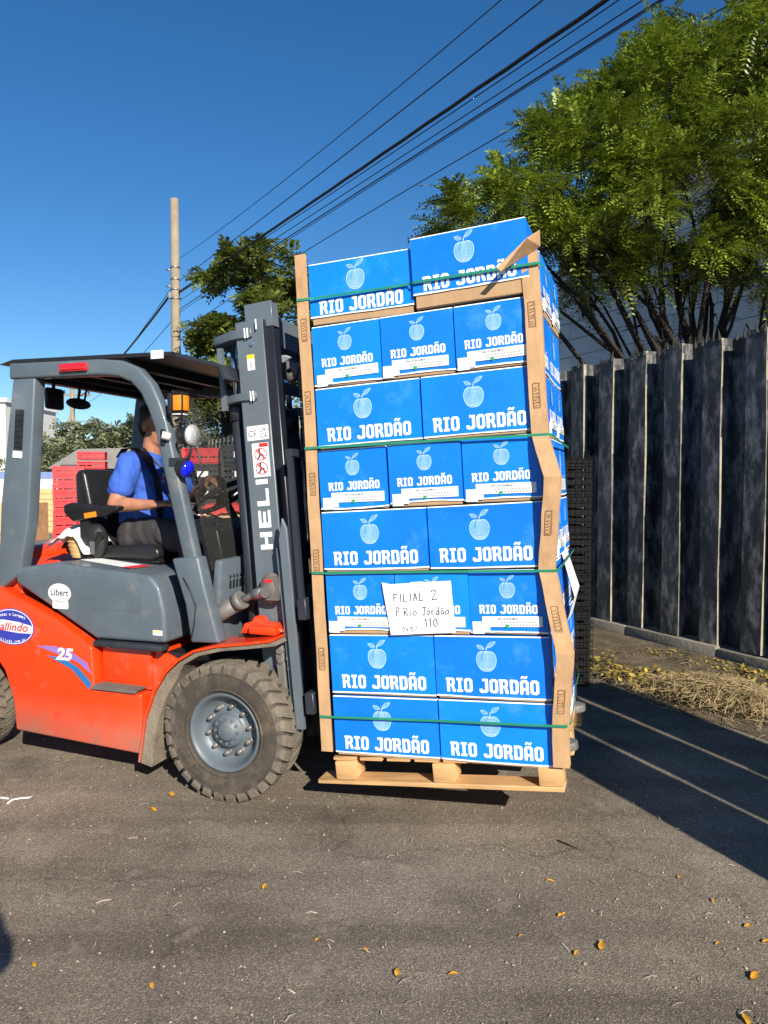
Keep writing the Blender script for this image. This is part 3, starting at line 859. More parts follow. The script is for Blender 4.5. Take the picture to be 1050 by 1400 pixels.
# plastic crate: base tray, four slatted walls, rim
def crate_mesh(cm, w, d, h, slats=3):
    m = MB(); t = .012
    m.box(-w / 2, w / 2, -d / 2, d / 2, 0, .014)
    hh = (h - .03) / slats
    for k in range(slats):
        z0 = .02 + k * hh; z1 = z0 + hh * .68
        for s_ in (-1, 1):
            m.box(-w / 2, w / 2, s_ * d / 2 - t / 2, s_ * d / 2 + t / 2, z0, z1)
            m.box(s_ * w / 2 - t / 2, s_ * w / 2 + t / 2, -d / 2 + t, d / 2 - t, z0, z1)
    for sx in (-1, 1):
        for sy in (-1, 1):
            m.cbox((sx * (w / 2 - .012), sy * (d / 2 - .012), h / 2), (.045, .045, h - .004))
        m.cbox((sx * w * .17, -d / 2 - .002, h / 2), (.03, .022, h - .03))
    for s_ in (-1, 1):
        m.box(-w / 2 - .01, w / 2 + .01, s_ * d / 2 - .016, s_ * d / 2 + .016, h - .028, h - .002)
        m.box(s_ * w / 2 - .016, s_ * w / 2 + .016, -d / 2 + .018, d / 2 - .018, h - .028, h - .002)
    return m.mesh('slatted_body', [cm])
ORD = ['bottom', 'second', 'third', 'fourth', 'fifth', 'sixth', 'seventh', 'eighth', 'ninth', 'tenth', 'eleventh', 'twelfth']
def crate_stack(x, y, rz, n, me, h, name, what, where, group, lab_me=None, z0=0):
    for k in range(n):
        pos = 'topmost' if k == n - 1 else ORD[k] + ('' if k == 0 else ' up')
        t = thing(name, f'{what}, {pos} in the stack {where}', 'crate', (x + random.uniform(-.012, .012), y + random.uniform(-.012, .012), z0 + k * h), rz + random.uniform(-.03, .03), group)
        link('slatted_body', me, t)
        if lab_me: link('paper_tag', lab_me, t)
red = crate_mesh('crate_red', .52, .38, .165, 2)
blk = crate_mesh('crate_black', .56, .38, .30, 3)
tg = MB(); tg.box(-.085, .085, -.212, -.208, .10, .19); tagm = tg.mesh('paper_tag', ['label_white'])
crate_stack(-5.85, 13.6, .35, 11, red, .166, 'plastic_crate', 'red plastic crate', 'seen behind the driver seat', 'red crates stacked behind the forklift')
crate_stack(-5.2, 13.2, .1, 8, red, .166, 'plastic_crate', 'red plastic crate', 'half hidden by the black seat back', 'red crates stacked behind the forklift')
crate_stack(-6.55, 15.6, .3, 9, blk, .2, 'plastic_crate', 'dark plastic crate', 'between the two red stacks', 'dark crates stacked behind the forklift')
crate_stack(-6.12, 15.4, .2, 11, red, .2, 'plastic_crate', 'red plastic crate', 'rising tall behind the driver', 'tall red crates behind the driver')
for x, y, nn_, wh_ in ((-2.27, 11.6, 7, 'seen just beside the mast'), (-2.88, 11.7, 6, 'seen just by the blue lamp'), (-3.5, 11.9, 6, 'hidden mostly by the driver')):
    crate_stack(x, y, .12, nn_, blk, .302, 'plastic_crate', 'tagged black crate', wh_, 'black crates stacked behind the cab', tagm)
crate_stack(-2.88, 11.7, .1, 1, crate_mesh('crate_red', .6, .4, .25, 2), .25, 'plastic_crate', 'single red crate', 'of black ones by the work lamp', 'lone red crate', None, 1.815)
# sawn timber crates low on the left
wc = MB()
wb = thing('wooden_crate', 'pale wooden crate of wide boards behind the grey hood', 'crate', (-6.42, 12.3, 0), .1)
plank = MB(); plank.box(-.6, .6, -.012, .012, 0, .15); pme = plank.mesh('board', ['crate_wood'], bevel=.004, seg=1)
for k in range(7):
    o = link('board', pme, wb); o.location = (0, -.4, .03 + k * .165)
    o = link('board', pme, wb); o.location = (0, .4, .03 + k * .165)
for sx in (-.57, .57):
    b = MB(); b.box(sx - .03, sx + .03, -.386, .386, .0, 1.18); b.obj('end_frame', 'crate_wood', wb)
wb3 = thing('wooden_crate', 'wooden crate under a red cloth seen between cab and mast', 'crate', (-1.86, 9.0, 0), .15)
for k in range(7):
    o = link('board', pme, wb3); o.location = (0, -.25, .03 + k * .165); o.scale.x = .5
b = MB(); b.box(-.3, .3, -.23, .25, 0, 1.17); b.obj('inner_box', 'crate_wood', wb3)
rc = MB(); n_ = 12
rc.add([(-.36 + .72 * i / n_, -.32 + .6 * j / n_, .10 + .05 * noise.noise((i * .5, j * .5, 0)) - .12 * max(0, abs(i / n_ - .5) * 2 - .75) * 4 * .5 - (.10 if j == 0 else 0)) for j in range(n_ + 1) for i in range(n_ + 1)], [(j * (n_ + 1) + i, j * (n_ + 1) + i + 1, (j + 1) * (n_ + 1) + i + 1, (j + 1) * (n_ + 1) + i) for j in range(n_) for i in range(n_)], 0, None, True)
o = rc.obj('red_cloth', 'red_cloth'); o.location = (-1.86, 9.0, 1.16); o.rotation_euler.z = .15; tag(o, 'crumpled red cloth on a wooden crate behind the cab', 'cloth')
wb2 = thing('wooden_crate', 'small upright wooden crate against the white wall', 'crate', (-10.2, 22.0, 0), .1)
for k in range(8):
    o = link('board', pme, wb2); o.location = (0, 0, .03 + k * .165); o.scale.x = .5
b = MB(); b.box(-.3, .3, .014, .5, 0, 1.3); b.obj('inner_box', 'crate_wood', wb2)
# ================================================================== FORKLIFT
fl = thing('forklift', 'orange-red counterbalance forklift with dark grey mast carrying the stacked blue cartons', 'forklift', ROOT, -R(19.5))
X3, Y3, Z3 = Vector((1, 0, 0)), Vector((0, 1, 0)), Vector((0, 0, 1))

# ---- chassis body
b = MB()
core = [(-1.98, .30), (-1.98, .62), (-2.08, .75), (-2.06, 1.02), (-1.9, 1.12), (-1.5, 1.12), (-1.32, 1.02), (-1.30, .69), (-.46, .69), (-.30, .62), (-.30, .30), (-1.28, .24), (-1.32, .50), (-1.45, .64), (-1.66, .68), (-1.86, .58)]
b.prism(core, -.47, .47); b.obj('chassis', 'red_paint', fl, bevel=.03, seg=3)
b = MB(); b.box(-.29, .18, -.30, .30, .28, .62); b.cyl((0, -.42, .335), (0, .42, .335), .095, 16); b.obj('axle_housing', 'dark_paint', fl)
arch = [(-1.285, .198), (-1.30, .36), (-1.355, .51), (-1.45, .62), (-1.6, .68), (-1.75, .66)]
panel = [(-.475, .165), (-.475, .470), (-.765, .470), (-.775, .682), (-1.02, .815), (-1.40, .965), (-1.75, 1.0)] + list(reversed(arch))
for sy, nm in ((-1, 'side_panel'), (1, 'side_panel')):
    b = MB(); b.prism(panel, sy * .56, sy * .472) if sy > 0 else b.prism(panel, -.56, -.472)
    b.obj(nm, 'red_paint', fl, bevel=.014, seg=3)
    b = MB(); y0 = -.545 if sy < 0 else .475
    b.box(-.76, -.46, *sorted((sy * .474, sy * .50)), .475, .683); b.obj('step_panel', 'red_paint', fl, bevel=.008)
    b = MB()
    b.prism([(-.772, .474), (-.50, .474), (-.48, .49), (-.755, .495)], *sorted((sy * .502, sy * .575)), 'xz')
    for k in range(9):
        for j in range(3):
            x = -.735 + k * .029; b.box(x, x + .015, *sorted((sy * (.512 + j * .02), sy * (.524 + j * .02))), .493, .4985)
    b.obj('step_plate', 'worn_steel', fl)
    b = MB(); b.box(-.775, -.36, *sorted((sy * .48, sy * .552)), .686, .716); b.obj('sill_trim', 'dark_paint', fl, bevel=.008)
# counterweight rear
b = MB()
pl_ = [(-1.76, -.56), (-2.05, -.5), (-2.2, -.33), (-2.25, 0), (-2.2, .33), (-2.05, .5), (-1.76, .56)]
b.prism(pl_, .30, 1.0, 'xy'); b.obj('counterweight', 'red_paint', fl, bevel=.05, seg=4)
b = MB(); b.prism([(-1.44, 1.02), (-1.44, 1.10), (-1.5, 1.155), (-2.02, 1.13), (-2.1, 1.02)], -.5, .5); b.obj('rear_cover', 'red_paint', fl, bevel=.035, seg=4)

# ---- fenders
arcpts = [(-.476, .14), (-.44, .36), (-.385, .50), (-.315, .606), (-.24, .672), (-.153, .722), (-.03, .755), (.106, .775), (.256, .80)]
for sy in (-1, 1):
    b = MB(); t = .012
    ys = sorted((sy * .30, sy * .588))
    n = len(arcpts)
    inner = []
    for i, (x, z) in enumerate(arcpts):
        a = arcpts[max(0, i - 1)]; c = arcpts[min(n - 1, i + 1)]
        d = Vector((c[0] - a[0], c[1] - a[1])).normalized(); inner.append((x + d.y * t, z - d.x * t))
    def strip(P, Q, y0, y1, m, mb):
        vs = [(x, y0, z) for x, z in P] + [(x, y1, z) for x, z in P] + [(x, y0, z) for x, z in Q] + [(x, y1, z) for x, z in Q]
        fs = []
        for i in range(n - 1):
            fs += [(i, i + 1, n + i + 1, n + i), (2 * n + i, 3 * n + i, 3 * n + i + 1, 2 * n + i + 1), (i, 2 * n + i, 2 * n + i + 1, i + 1), (n + i, n + i + 1, 3 * n + i + 1, 3 * n + i)]
        fs += [(0, n, 3 * n, 2 * n), (n - 1, 3 * n - 1, 4 * n - 1, 2 * n - 1)] if False else [(0, n, 3 * n, 2 * n), (n - 1, 3 * n - 1, 4 * n - 1, 2 * n - 1)]
        mb.add(vs, fs, m, None, True)
    strip(arcpts, inner, *ys, 0, b)
    o = b.obj('fender', 'red_paint', fl); o.data.set_sharp_from_angle(angle=R(40))
    b = MB()
    q = [(x + .004, z - .004) for x, z in inner]
    q2 = [(x + .06, z - .012) if i < 4 else (x + .02, z - .012) for i, (x, z) in enumerate(q)]
    strip(q, q2, ys[0] + .006, ys[1] - .006, 0, b)
    o = b.obj('fender_lining', 'dusty_lining', fl); o.data.set_sharp_from_angle(angle=R(40))
b = MB(); b.tube([(-.33, -.50, .60), (-.25, -.47, .655), (-.15, -.45, .665)], .022, 8); b.tube([(-.3, -.42, .52), (-.18, -.40, .62)], .02, 8); b.obj('mud_bracket', 'dusty_lining', fl)
b = MB(); b.box(.10, .24, -.50, -.44, .80, .84); b.prism([(.03, .79), (.26, .81), (.22, .85), (.16, .85), (.14, .875), (.11, .88), (.09, .85), (.05, .84)], -.46, -.40); b.obj('tilt_bracket', 'red_paint', fl, bevel=.006)

# ---- wheels
def wheel_parts(r, w, rim_r, nlug, y0, sgn):
    """wheel about local y; outer face towards sgn*y"""
    M = Matrix.Rotation(-pi / 2 * sgn, 4, 'X') if False else Matrix(((1, 0, 0, 0), (0, 0, sgn, 0), (0, -sgn, 0, 0), (0, 0, 0, 1)))
    T = MB(); rr = r
    prof = [(rim_r * .98, -w * .36), (rim_r * 1.05, -w * .44), (rim_r * 1.3, -w * .5), (r * .86, -w * .5), (r * .945, -w * .44), (r * .955, 0), (r * .945, w * .42),
            (r * .92, w * .465), (r * .87, w * .495), (r * .80, w * .503), (r * .70, w * .50), (rim_r * 1.16, w * .475), (rim_r * 1.10, w * .44), (rim_r * 1.05, w * .43), (rim_r * .99, w * .38), (rim_r * .98, w * .2)]
    T.lathe(prof, 72, 0, M)
    for r_ in (r * .83, r * .60 if rim_r < r * .55 else r * .7):
        T.lathe([(r_, w * .498), (r_ + .003, w * .512), (r_ + .008, w * .512), (r_ + .011, w * .498)], 72, 0, M)
    for k in range(nlug):
        for half in (0, 1):
            a0 = 2 * pi * (k + .5 * half) / nlug
            s_ = 1 if half else -1
            da = 2 * pi / nlug * .38
            ang = 2 * pi / nlug * .55
            cs = []
            # slanted bar from the centre line to the shoulder, then down the shoulder
            for (q, zz, rad) in ((.04, .02, r), (.55, .27, r), (1.0, .47, r * .985), (1.0, .505, r * .925)):
                th = a0 + ang * q
                cs.append((th, s_ * w * zz, rad))
            vs = []
            for th, z, rad in cs:
                dd = da * (1.0 if rad > r * .95 else .9)
                ins = r * .94 if rad > r * .95 else r * .86
                for rr_, t_ in ((rad, th - dd), (rad, th + dd), (ins, th + dd), (ins, th - dd)):
                    vs.append((rr_ * cos(t_), rr_ * sin(t_), z))
            fs = []
            for i in range(3):
                for j in range(4):
                    j2 = (j + 1) % 4
                    f = (i * 4 + j, i * 4 + j2, i * 4 + 4 + j2, i * 4 + 4 + j)
                    fs.append(f if s_ > 0 else tuple(reversed(f)))
            fs += [(0, 3, 2, 1), (12, 13, 14, 15)] if s_ > 0 else [(0, 1, 2, 3), (12, 15, 14, 13)]
            T.add(vs, fs, 1, M)
    D = MB()
    z = w
    D.lathe([(rim_r * 1.06, z * .43), (rim_r * 1.085, z * .465), (rim_r * 1.05, z * .475), (rim_r * 1.0, z * .45), (rim_r * .97, z * .40), (rim_r * .93, z * .34), (rim_r * .90, z * .26), (rim_r * .80, z * .12),
             (rim_r * .70, z * .07), (rim_r * .60, z * .12), (rim_r * .55, z * .14), (rim_r * .47, z * .14), (rim_r * .46, z * .27), (rim_r * .42, z * .31), (rim_r * .26, z * .325), (rim_r * .25, z * .37), (rim_r * .21, z * .39), (1e-4, z * .40)], 56, 0, M)
    Bt = []
    for k in range(10):
        a = 2 * pi * k / 10 + .2; Bq = MB(); Bt.append((Bq, 'steel'))
        c = Vector((rim_r * .655 * cos(a), rim_r * .655 * sin(a), 0))
        Bq.cyl(c + Vector((0, 0, z * .09)), c + Vector((0, 0, z * .24)), .0125, 6, 0, M); Bq.cyl(c + Vector((0, 0, z * .2)), c + Vector((0, 0, z * .29)), .007, 8, 0, M)
        Bq.cyl(c + Vector((0, 0, z * .09)), c + Vector((0, 0, z * .125)), .019, 12, 0, M)
    for k in range(12):
        a = 2 * pi * k / 12; Bq = MB(); Bt.append((Bq, 'rim_paint'))
        c = Vector((rim_r * .345 * cos(a), rim_r * .345 * sin(a), 0))
        Bq.cyl(c + Vector((0, 0, z * .3)), c + Vector((0, 0, z * .345)), .008, 6, 0, M)
    return T, D, Bt
for (x, y, sgn, r, w, rr_, nl) in ((0, -.48, -1, .336, .19, .175, 30), (0, .48, 1, .336, .19, .175, 30), (-1.73, -.44, -1, .262, .16, .125, 26), (-1.73, .44, 1, .262, .16, .125, 26)):
    wl = thing('wheel', None, None, (x, y, r - .003)); wl.parent = fl
    T, D, Bt = wheel_parts(r, w, rr_, nl, 0, sgn)
    T.obj('tyre', ['rubber', 'tread_rubber'], wl); D.obj('rim', 'rim_paint', wl); [q.obj('wheel_nut', mm, wl) for q, mm in Bt]

# ---- hood and stickers
hood = [(-1.30, .985), (-1.30, 1.03), (-1.27, 1.07), (-1.0, 1.10), (-.44, 1.06), (-.385, 1.0), (-.355, .88), (-.35, .725), (-.77, .718), (-1.03, .85)]
b = MB(); b.prism(hood, -.53, .53)
ho = b.obj('engine_hood', 'grey_paint', fl, bevel=.045, seg=5)
b = MB()
b.flat([rrect(-.79, -.49, .875, .985, .02), [(u, w) for u, w in reversed(rrect(-.775, -.505, .89, .97, .015))]], (0, -.5315, 0), X3, Z3)
b.box(-.775, -.505, -.5308, -.5302, .89, .97); b.obj('pressed_panel', 'grey_paint', ho)
b = MB(); b.flat([oval(.075, .05)], (-1.0, -.532, .945), X3, Z3, 0); b.flat([rrect(-.052, .052, -.022, .022, .01)], (-.995, -.532, .885), X3, Z3, 0)
put_text(b, 'Libert', (-.998, -.5335, .932), X3, Z3, .036, 1, bold=.02)
put_text(b, 'Empilhadeiras', (-.995, -.5335, .889), X3, Z3, .013, 2); put_text(b, 'locação', (-.995, -.5335, .87), X3, Z3, .013, 2)
b.obj('oval_sticker', ['label_white', 'ink', 'ink_grey'], ho)
b = MB(); b.box(-.42, -.365, -.5335, -.5318, .765, .79); b.box(-.415, -.37, -.5345, -.534, .78, .787, 1); b.obj('small_sticker', ['label_white', 'sticker_yellow'], ho)
b = MB(); b.quad([(-1.02, -.36, 1.102), (-.62, -.44, 1.078), (-.60, -.30, 1.077), (-1.0, -.24, 1.101)], 0); b.quad([(-.68, -.44, 1.0835), (-.62, -.44, 1.0795), (-.60, -.30, 1.0785), (-.66, -.30, 1.0825)], 1); b.obj('warning_label', ['label_white', 'sticker_red'], ho)
# side panel prints
b = MB(); y = -.5625
b.flat([[(-1.13, .665), (-1.02, .672), (-.93, .665), (-.80, .60), (-.775, .545), (-.86, .60), (-1.0, .635)]], (0, y, 0), X3, Z3, 0)
b.flat([[(-1.06, .62), (-.96, .615), (-.86, .575), (-.775, .50), (-.79, .465), (-.9, .56)]], (0, y, 0), X3, Z3, 1)
put_text(b, '25', (-.945, y - .0015, .606), X3, Z3, .062, 2, bold=.035, shear=.25, width=.115); b.obj('number_print', ['sticker_purple', 'swoosh_blue', 'white_print'], fl)
b = MB(); cx, cz = -1.295, .755
b.flat([oval(.152, .098)], (cx, y, cz), X3, Z3, 0); b.flat([[(u, v) for u, v in oval(.147, .093)]], (cx, y - .001, cz), X3, Z3, 1); b.flat([oval(.143, .089)], (cx, y - .002, cz), X3, Z3, 0)
b.flat([[(-.14, .03), (-.05, .035), (.05, .028), (.138, .012), (.14, -.028), (.05, -.03), (-.06, -.022), (-.139, -.02)]], (cx, y - .003, cz), X3, Z3, 1)
put_text(b, 'Gallindo', (cx - .005, y - .0045, cz - .02), X3, Z3, .045, 2, bold=.02, shear=.3, width=.24)
for s_, rr_, hh, up in (('Frutas e Legumes', .066, .018, 1), ('gallindo.com.br', -.078, .016, 0)):
    n_ = len(s_)
    for i, ch in enumerate(s_):
        if ch == ' ': continue
        q = (i - (n_ - 1) / 2) / n_
        px = q * .2; pz = rr_ * (1 - (q * 1.5) ** 2 * .42); sl = -q * .9 * (1 if up else -1)
        vs, fs = text2d(ch, .02)
        if len(fs): b.add([Vector((cx + px + a * hh * .8, y - .0045, cz + pz - .006 + c * hh + a * hh * sl * .6)) for a, c in vs], fs, 1)
b.obj('oval_emblem', ['sticker_blue', 'label_white', 'sticker_red'], fl)

# ---- overhead guard
def bar_path(pts, wids, y0, y1, mb, m=0):
    """flat bar following a path in the xz plane"""
    n = len(pts); A, C = [], []
    for i, (x, z) in enumerate(pts):
        a = pts[max(0, i - 1)]; c = pts[min(n - 1, i + 1)]
        d = Vector((c[0] - a[0], c[1] - a[1])).normalized(); w = wids[i] / 2
        A.append((x - d.y * w, z + d.x * w)); C.append((x + d.y * w, z - d.x * w))
    mb.prism(A + list(reversed(C)), y0, y1, 'xz', m)
frontp = [(-1.31, 2.108), (-.72, 2.100), (-.60, 2.087), (-.51, 2.05), (-.445, 1.985), (-.40, 1.90), (-.362, 1.80), (-.20, 1.14)]
for sy in (-1, 1):
    ys = sorted((sy * .47, sy * .535))
    b = MB(); bar_path(frontp, [.085, .082, .082, .082, .08, .078, .075, .075], *ys, b)
    b.obj('front_pillar', 'grey_paint', fl, bevel=.014, seg=3)
    b = MB(); b.prism([(-.30, 1.15), (-.15, 1.165), (-.115, 1.02), (-.035, .752), (-.195, .745), (-.225, .93)], *sorted((sy * .462, sy * .545))); b.obj('pillar_base', 'grey_paint', fl, bevel=.014, seg=3)
    b = MB(); b.prism([(-1.285, 2.065), (-1.135, 2.065), (-1.20, 1.3), (-1.265, 1.03), (-1.42, .93), (-1.385, 1.4)], *sorted((sy * .455, sy * .535))); rp = b.obj('rear_pillar', 'grey_paint', fl, bevel=.012, seg=3)
    if sy < 0:
        b = MB(); M = Matrix.Translation((-1.245, -.537, 1.80)) @ Matrix.Rotation(R(5), 4, 'Y')
        b.box(-.028, .028, -.002, .001, -.105, .105, 0, M)
        for k in range(7): b.box(-.022, .022, -.006, -.002, -.095 + k * .028, -.082 + k * .028, 0, M)
        b.obj('vent_grille', 'black_plastic', rp)
        b = MB(); b.box(-.03, .03, -.004, .0, -.15, -.115, 0, M); b.obj('small_sticker', 'label_white', rp)
        b = MB(); b.box(-.96, -.79, -.552, -.536, 2.085, 2.125, 0); b.box(-.945, -.805, -.557, -.5525, 2.092, 2.11, 1); b.obj('marker_lamp', ['lamp_red', 'lamp_red'], fl, bevel=.006)
        b = MB(); b.box(-.355, -.33, -.545, -.536, 1.70, 1.78); b.obj('pillar_clip', 'black_plastic', fl, bevel=.004)
        b = MB(); b.tube([(-.23, -.548, 1.06), (-.19, -.549, 1.0), (-.16, -.549, .93), (-.17, -.549, .84), (-.19, -.549, .76)], .0028, 6); b.obj('wire', 'black_plastic', fl)
b = MB()
for x in (-1.2, -1.0, -.8, -.6): b.box(x - .02, x + .02, -.468, .468, 2.10, 2.135)
b.box(-1.30, -1.24, -.468, .468, 2.07, 2.13); b.obj('roof_bars', 'dark_paint', fl)
b = MB(); b.prism([(-1.40, 2.150), (-1.30, 2.172), (-.62, 2.162), (-.30, 2.155), (-.30, 2.140), (-.62, 2.142), (-1.30, 2.154)], -.515, .515); b.obj('roof_sheet', 'black_plastic', fl)
b = MB(); b.prism([(-.31, 2.155), (-.05, 2.085), (-.02, 2.015), (-.035, 2.012), (-.06, 2.072), (-.31, 2.138)], -.49, .49); b.obj('roof_visor', 'dark_paint', fl)
b = MB(); b.box(-.42, -.35, -.522, -.517, 2.125, 2.165); b.obj('roof_sticker', 'label_white', fl)
# ---- windscreen between the front pillars
b = MB(); b.prism([(-.352, 1.98), (-.346, 1.98), (-.125, 1.09), (-.131, 1.09)], -.455, .455); b.obj('windscreen', 'windscreen', fl)
# ---- cowl with louvres behind the mast
b = MB(); b.prism([(-.165, .72), (-.11, .72), (-.08, 1.14), (-.125, 1.14)], -.44, .44); cw = b.obj('front_cowl', 'grey_paint', fl, bevel=.012)
b = MB()
for k in range(7):
    for j in range(2):
        b.box(-.092, -.086 - j * .0, -.36 + k * .032, -.345 + k * .032, 1.04 - j * .05, 1.08 - j * .05)
b.obj('louvre', 'black_plastic', cw)
b = MB(); b.box(-.088, -.083, -.22, -.12, .90, 1.07, 0); b.box(-.086, -.0815, -.22, -.12, 1.035, 1.07, 1); b.obj('warning_sticker', ['label_white', 'sticker_yellow'], cw)
# ---- floor, dash, column, steering wheel
b = MB(); b.box(-.46, -.14, -.45, .45, .625, .665); b.prism([(-.17, .66), (-.13, .72), (-.12, 1.1), (-.2, 1.1)], -.4, .4); b.obj('floor_plate', 'black_plastic', fl)
b = MB(); b.prism([(-.13, 1.10), (-.17, 1.28), (-.30, 1.33), (-.34, 1.27), (-.26, 1.20), (-.22, .95), (-.16, .9)], -.34, .34); b.obj('dashboard', 'black_plastic', fl, bevel=.02)
sw = thing('steering_wheel', None, None, (-.42, .12, 1.44)); sw.parent = fl; sw.rotation_euler = (0, R(-32), 0)
b = MB(); n_ = 40
b.lathe([(.17 + .015 * cos(2 * pi * i / 10), .015 * sin(2 * pi * i / 10)) for i in range(10)], n_, 0, None, True, True); b.obj('wheel_ring', 'black_plastic', sw)
b = MB(); b.lathe([(.05, -.03), (.05, .0), (.035, .014), (1e-4, .016)], 20)
for k in range(3):
    a = 2 * pi * k / 3 + .5; b.tube([(0, 0, -.005), (.165 * cos(a), .165 * sin(a), 0)], .011, 6)
b.cyl((0, 0, -.28), (0, 0, 0), .022, 10); b.obj('spokes', 'black_plastic', sw)
b = MB()
for k in range(3): b.tube([(-.36, -.22 - .05 * k, 1.28), (-.42, -.225 - .05 * k, 1.37)], .008, 6); b.ball((-.425, -.226 - .05 * k, 1.385), .017, n=10)
b.obj('levers', 'black_plastic', fl)
# ---- seat
st = thing('seat', None, None, (0, 0, 0)); st.parent = fl
b = MB(); b.prism([(-1.0, 1.165), (-.66, 1.185), (-.60, 1.165), (-.59, 1.12), (-.64, 1.095), (-1.0, 1.10)], -.25, .25); b.obj('cushion', 'black_vinyl', st, bevel=.032, seg=4)
b = MB(); b.prism([(-1.0, 1.17), (-1.055, 1.42), (-1.09, 1.575), (-1.125, 1.60), (-1.165, 1.57), (-1.155, 1.35), (-1.10, 1.14), (-1.04, 1.11)], -.235, .235); b.obj('backrest', 'black_vinyl', st, bevel=.035, seg=4)
b = MB()
for k in range(4): b.box(-1.02 + .01 * (k % 2), -.60 - .012 * (k % 2), -.23 + .01 * (k % 2), .23 - .01 * (k % 2), 1.062 + k * .012, 1.072 + k * .012)
b.box(-1.0, -.62, -.22, .22, 1.06, 1.10); b.obj('suspension_base', 'black_plastic', st)
for sy in (-1, 1):
    b = MB(); b.prism([(-1.155, 1.395), (-1.15, 1.35), (-1.09, 1.305), (-.92, 1.335), (-.79, 1.375), (-.78, 1.395), (-.92, 1.40), (-1.1, 1.41)], *sorted((sy * .25, sy * .335)), 'xz'); ar = b.obj('armrest', 'black_vinyl', st, bevel=.018, seg=3)
    if sy < 0:
        b = MB(); M = Matrix.Translation((-.965, -.337, 1.345)) @ Matrix.Rotation(R(-8), 4, 'Y'); b.box(-.04, .04, -.002, .001, -.014, .014, 0, M); b.obj('armrest_label', 'amber', ar)
    b = MB(); b.box(-1.06, -1.0, *sorted((sy * .24, sy * .31)), 1.1, 1.33); b.ball((-1.0, sy * .265, 1.2), (.085, .05, .10)); b.cyl((-1.0, sy * .29, 1.16), (-.92, sy * .31, 1.24), .022, 8); b.obj('belt_reel', 'black_plastic', st, smooth_angle=45)
b = MB(); b.box(-.985, -.955, -.325, -.318, 1.13, 1.2, 0, Matrix.Rotation(0, 4, 'Y')); b.obj('belt_buckle', 'steel', st)
# ---- lamps on the front pillar
lp = thing('lamp_cluster', None, None, (0, 0, 0)); lp.parent = fl
b = MB(); b.box(-.30, -.275, -.565, -.50, 1.85, 1.95, 0); b.box(-.275, -.215, -.56, -.50, 1.86, 1.945, 1); b.box(-.282, -.22, -.558, -.502, 1.838, 1.858, 2); b.obj('amber_lamp', ['black_plastic', 'amber', 'lamp_clear'], lp, bevel=.007)
b = MB(); b.tube([(-.29, -.51, 1.82), (-.24, -.53, 1.83), (-.20, -.53, 1.815), (-.185, -.53, 1.76), (-.19, -.53, 1.68), (-.21, -.53, 1.62)], .008, 8)
b.tube([(-.19, -.53, 1.72), (-.15, -.53, 1.66), (-.12, -.53, 1.58), (-.16, -.53, 1.53), (-.21, -.53, 1.55)], .005, 6); b.box(-.31, -.22, -.54, -.51, 1.60, 1.64); b.obj('lamp_bracket', 'dark_paint', lp)
M = Matrix.Translation((-.19, -.53, 1.745)) @ Matrix.Rotation(R(90), 4, 'Y') @ Matrix.Scale(.78, 4)
b = MB(); b.lathe([(1e-4, -.075), (.04, -.07), (.062, -.03), (.066, .0)], 18, 0, M); b.lathe([(.066, 0), (.07, .012), (.058, .03), (1e-4, .038)], 18, 1, M); b.obj('work_lamp', ['black_plastic', 'alu'], lp)
M = Matrix.Translation((-.215, -.53, 1.585)) @ Matrix.Rotation(R(112), 4, 'Y') @ Matrix.Scale(.78, 4)
b = MB(); b.lathe([(1e-4, -.075), (.028, -.072), (.048, -.035), (.055, .0)], 18, 0, M); b.lathe([(.055, 0), (.056, .008), (.04, .024), (1e-4, .03)], 18, 1, M); b.obj('blue_lamp', ['black_plastic', 'lamp_blue'], lp)
b = MB(); b.cyl((-.33, -.565, 1.75), (-.3, -.54, 1.74), .02, 10); b.obj('pillar_knob', 'lamp_clear', fl)
# ---- mirrors
mr_ = thing('mirror', None, None, (0, 0, 0)); mr_.parent = fl
b = MB(); b.ball((-1.29, -.05, 1.985), (.022, .10, .033), n=14); b.obj('mirror_housing', 'black_plastic', mr_)
b = MB(); b.tube([(-1.29, -.05, 2.01), (-1.28, -.05, 2.10)], .008, 6); b.tube([(-1.29, .0, 2.01), (-1.27, .0, 2.10)], .006, 6); b.obj('mirror_arm', 'black_plastic', mr_)
m2 = thing('mirror', None, None, (0, 0, 0)); m2.parent = fl
b = MB(); b.box(-1.28, -1.25, -.33, -.20, 1.93, 2.05); b.obj('mirror_housing', 'black_plastic', m2, bevel=.015)
b = MB(); b.tube([(-1.265, -.27, 2.04), (-1.265, -.27, 2.09)], .01, 6); b.obj('mirror_arm', 'black_plastic', m2)
m3 = thing('mirror', None, None, (0, 0, 0)); m3.parent = fl
b = MB(); b.box(-1.46, -1.42, -.74, -.58, 1.93, 2.09, 0); b.quad([(-1.4185, -.73, 1.94), (-1.4185, -.59, 1.94), (-1.4185, -.59, 2.08), (-1.4185, -.73, 2.08)], 1); b.obj('mirror_housing', ['grey_paint', 'chrome'], m3)
b = MB(); b.tube([(-1.40, -.52, 2.0), (-1.44, -.6, 2.0)], .01, 6); b.obj('mirror_arm', 'black_plastic', m3)

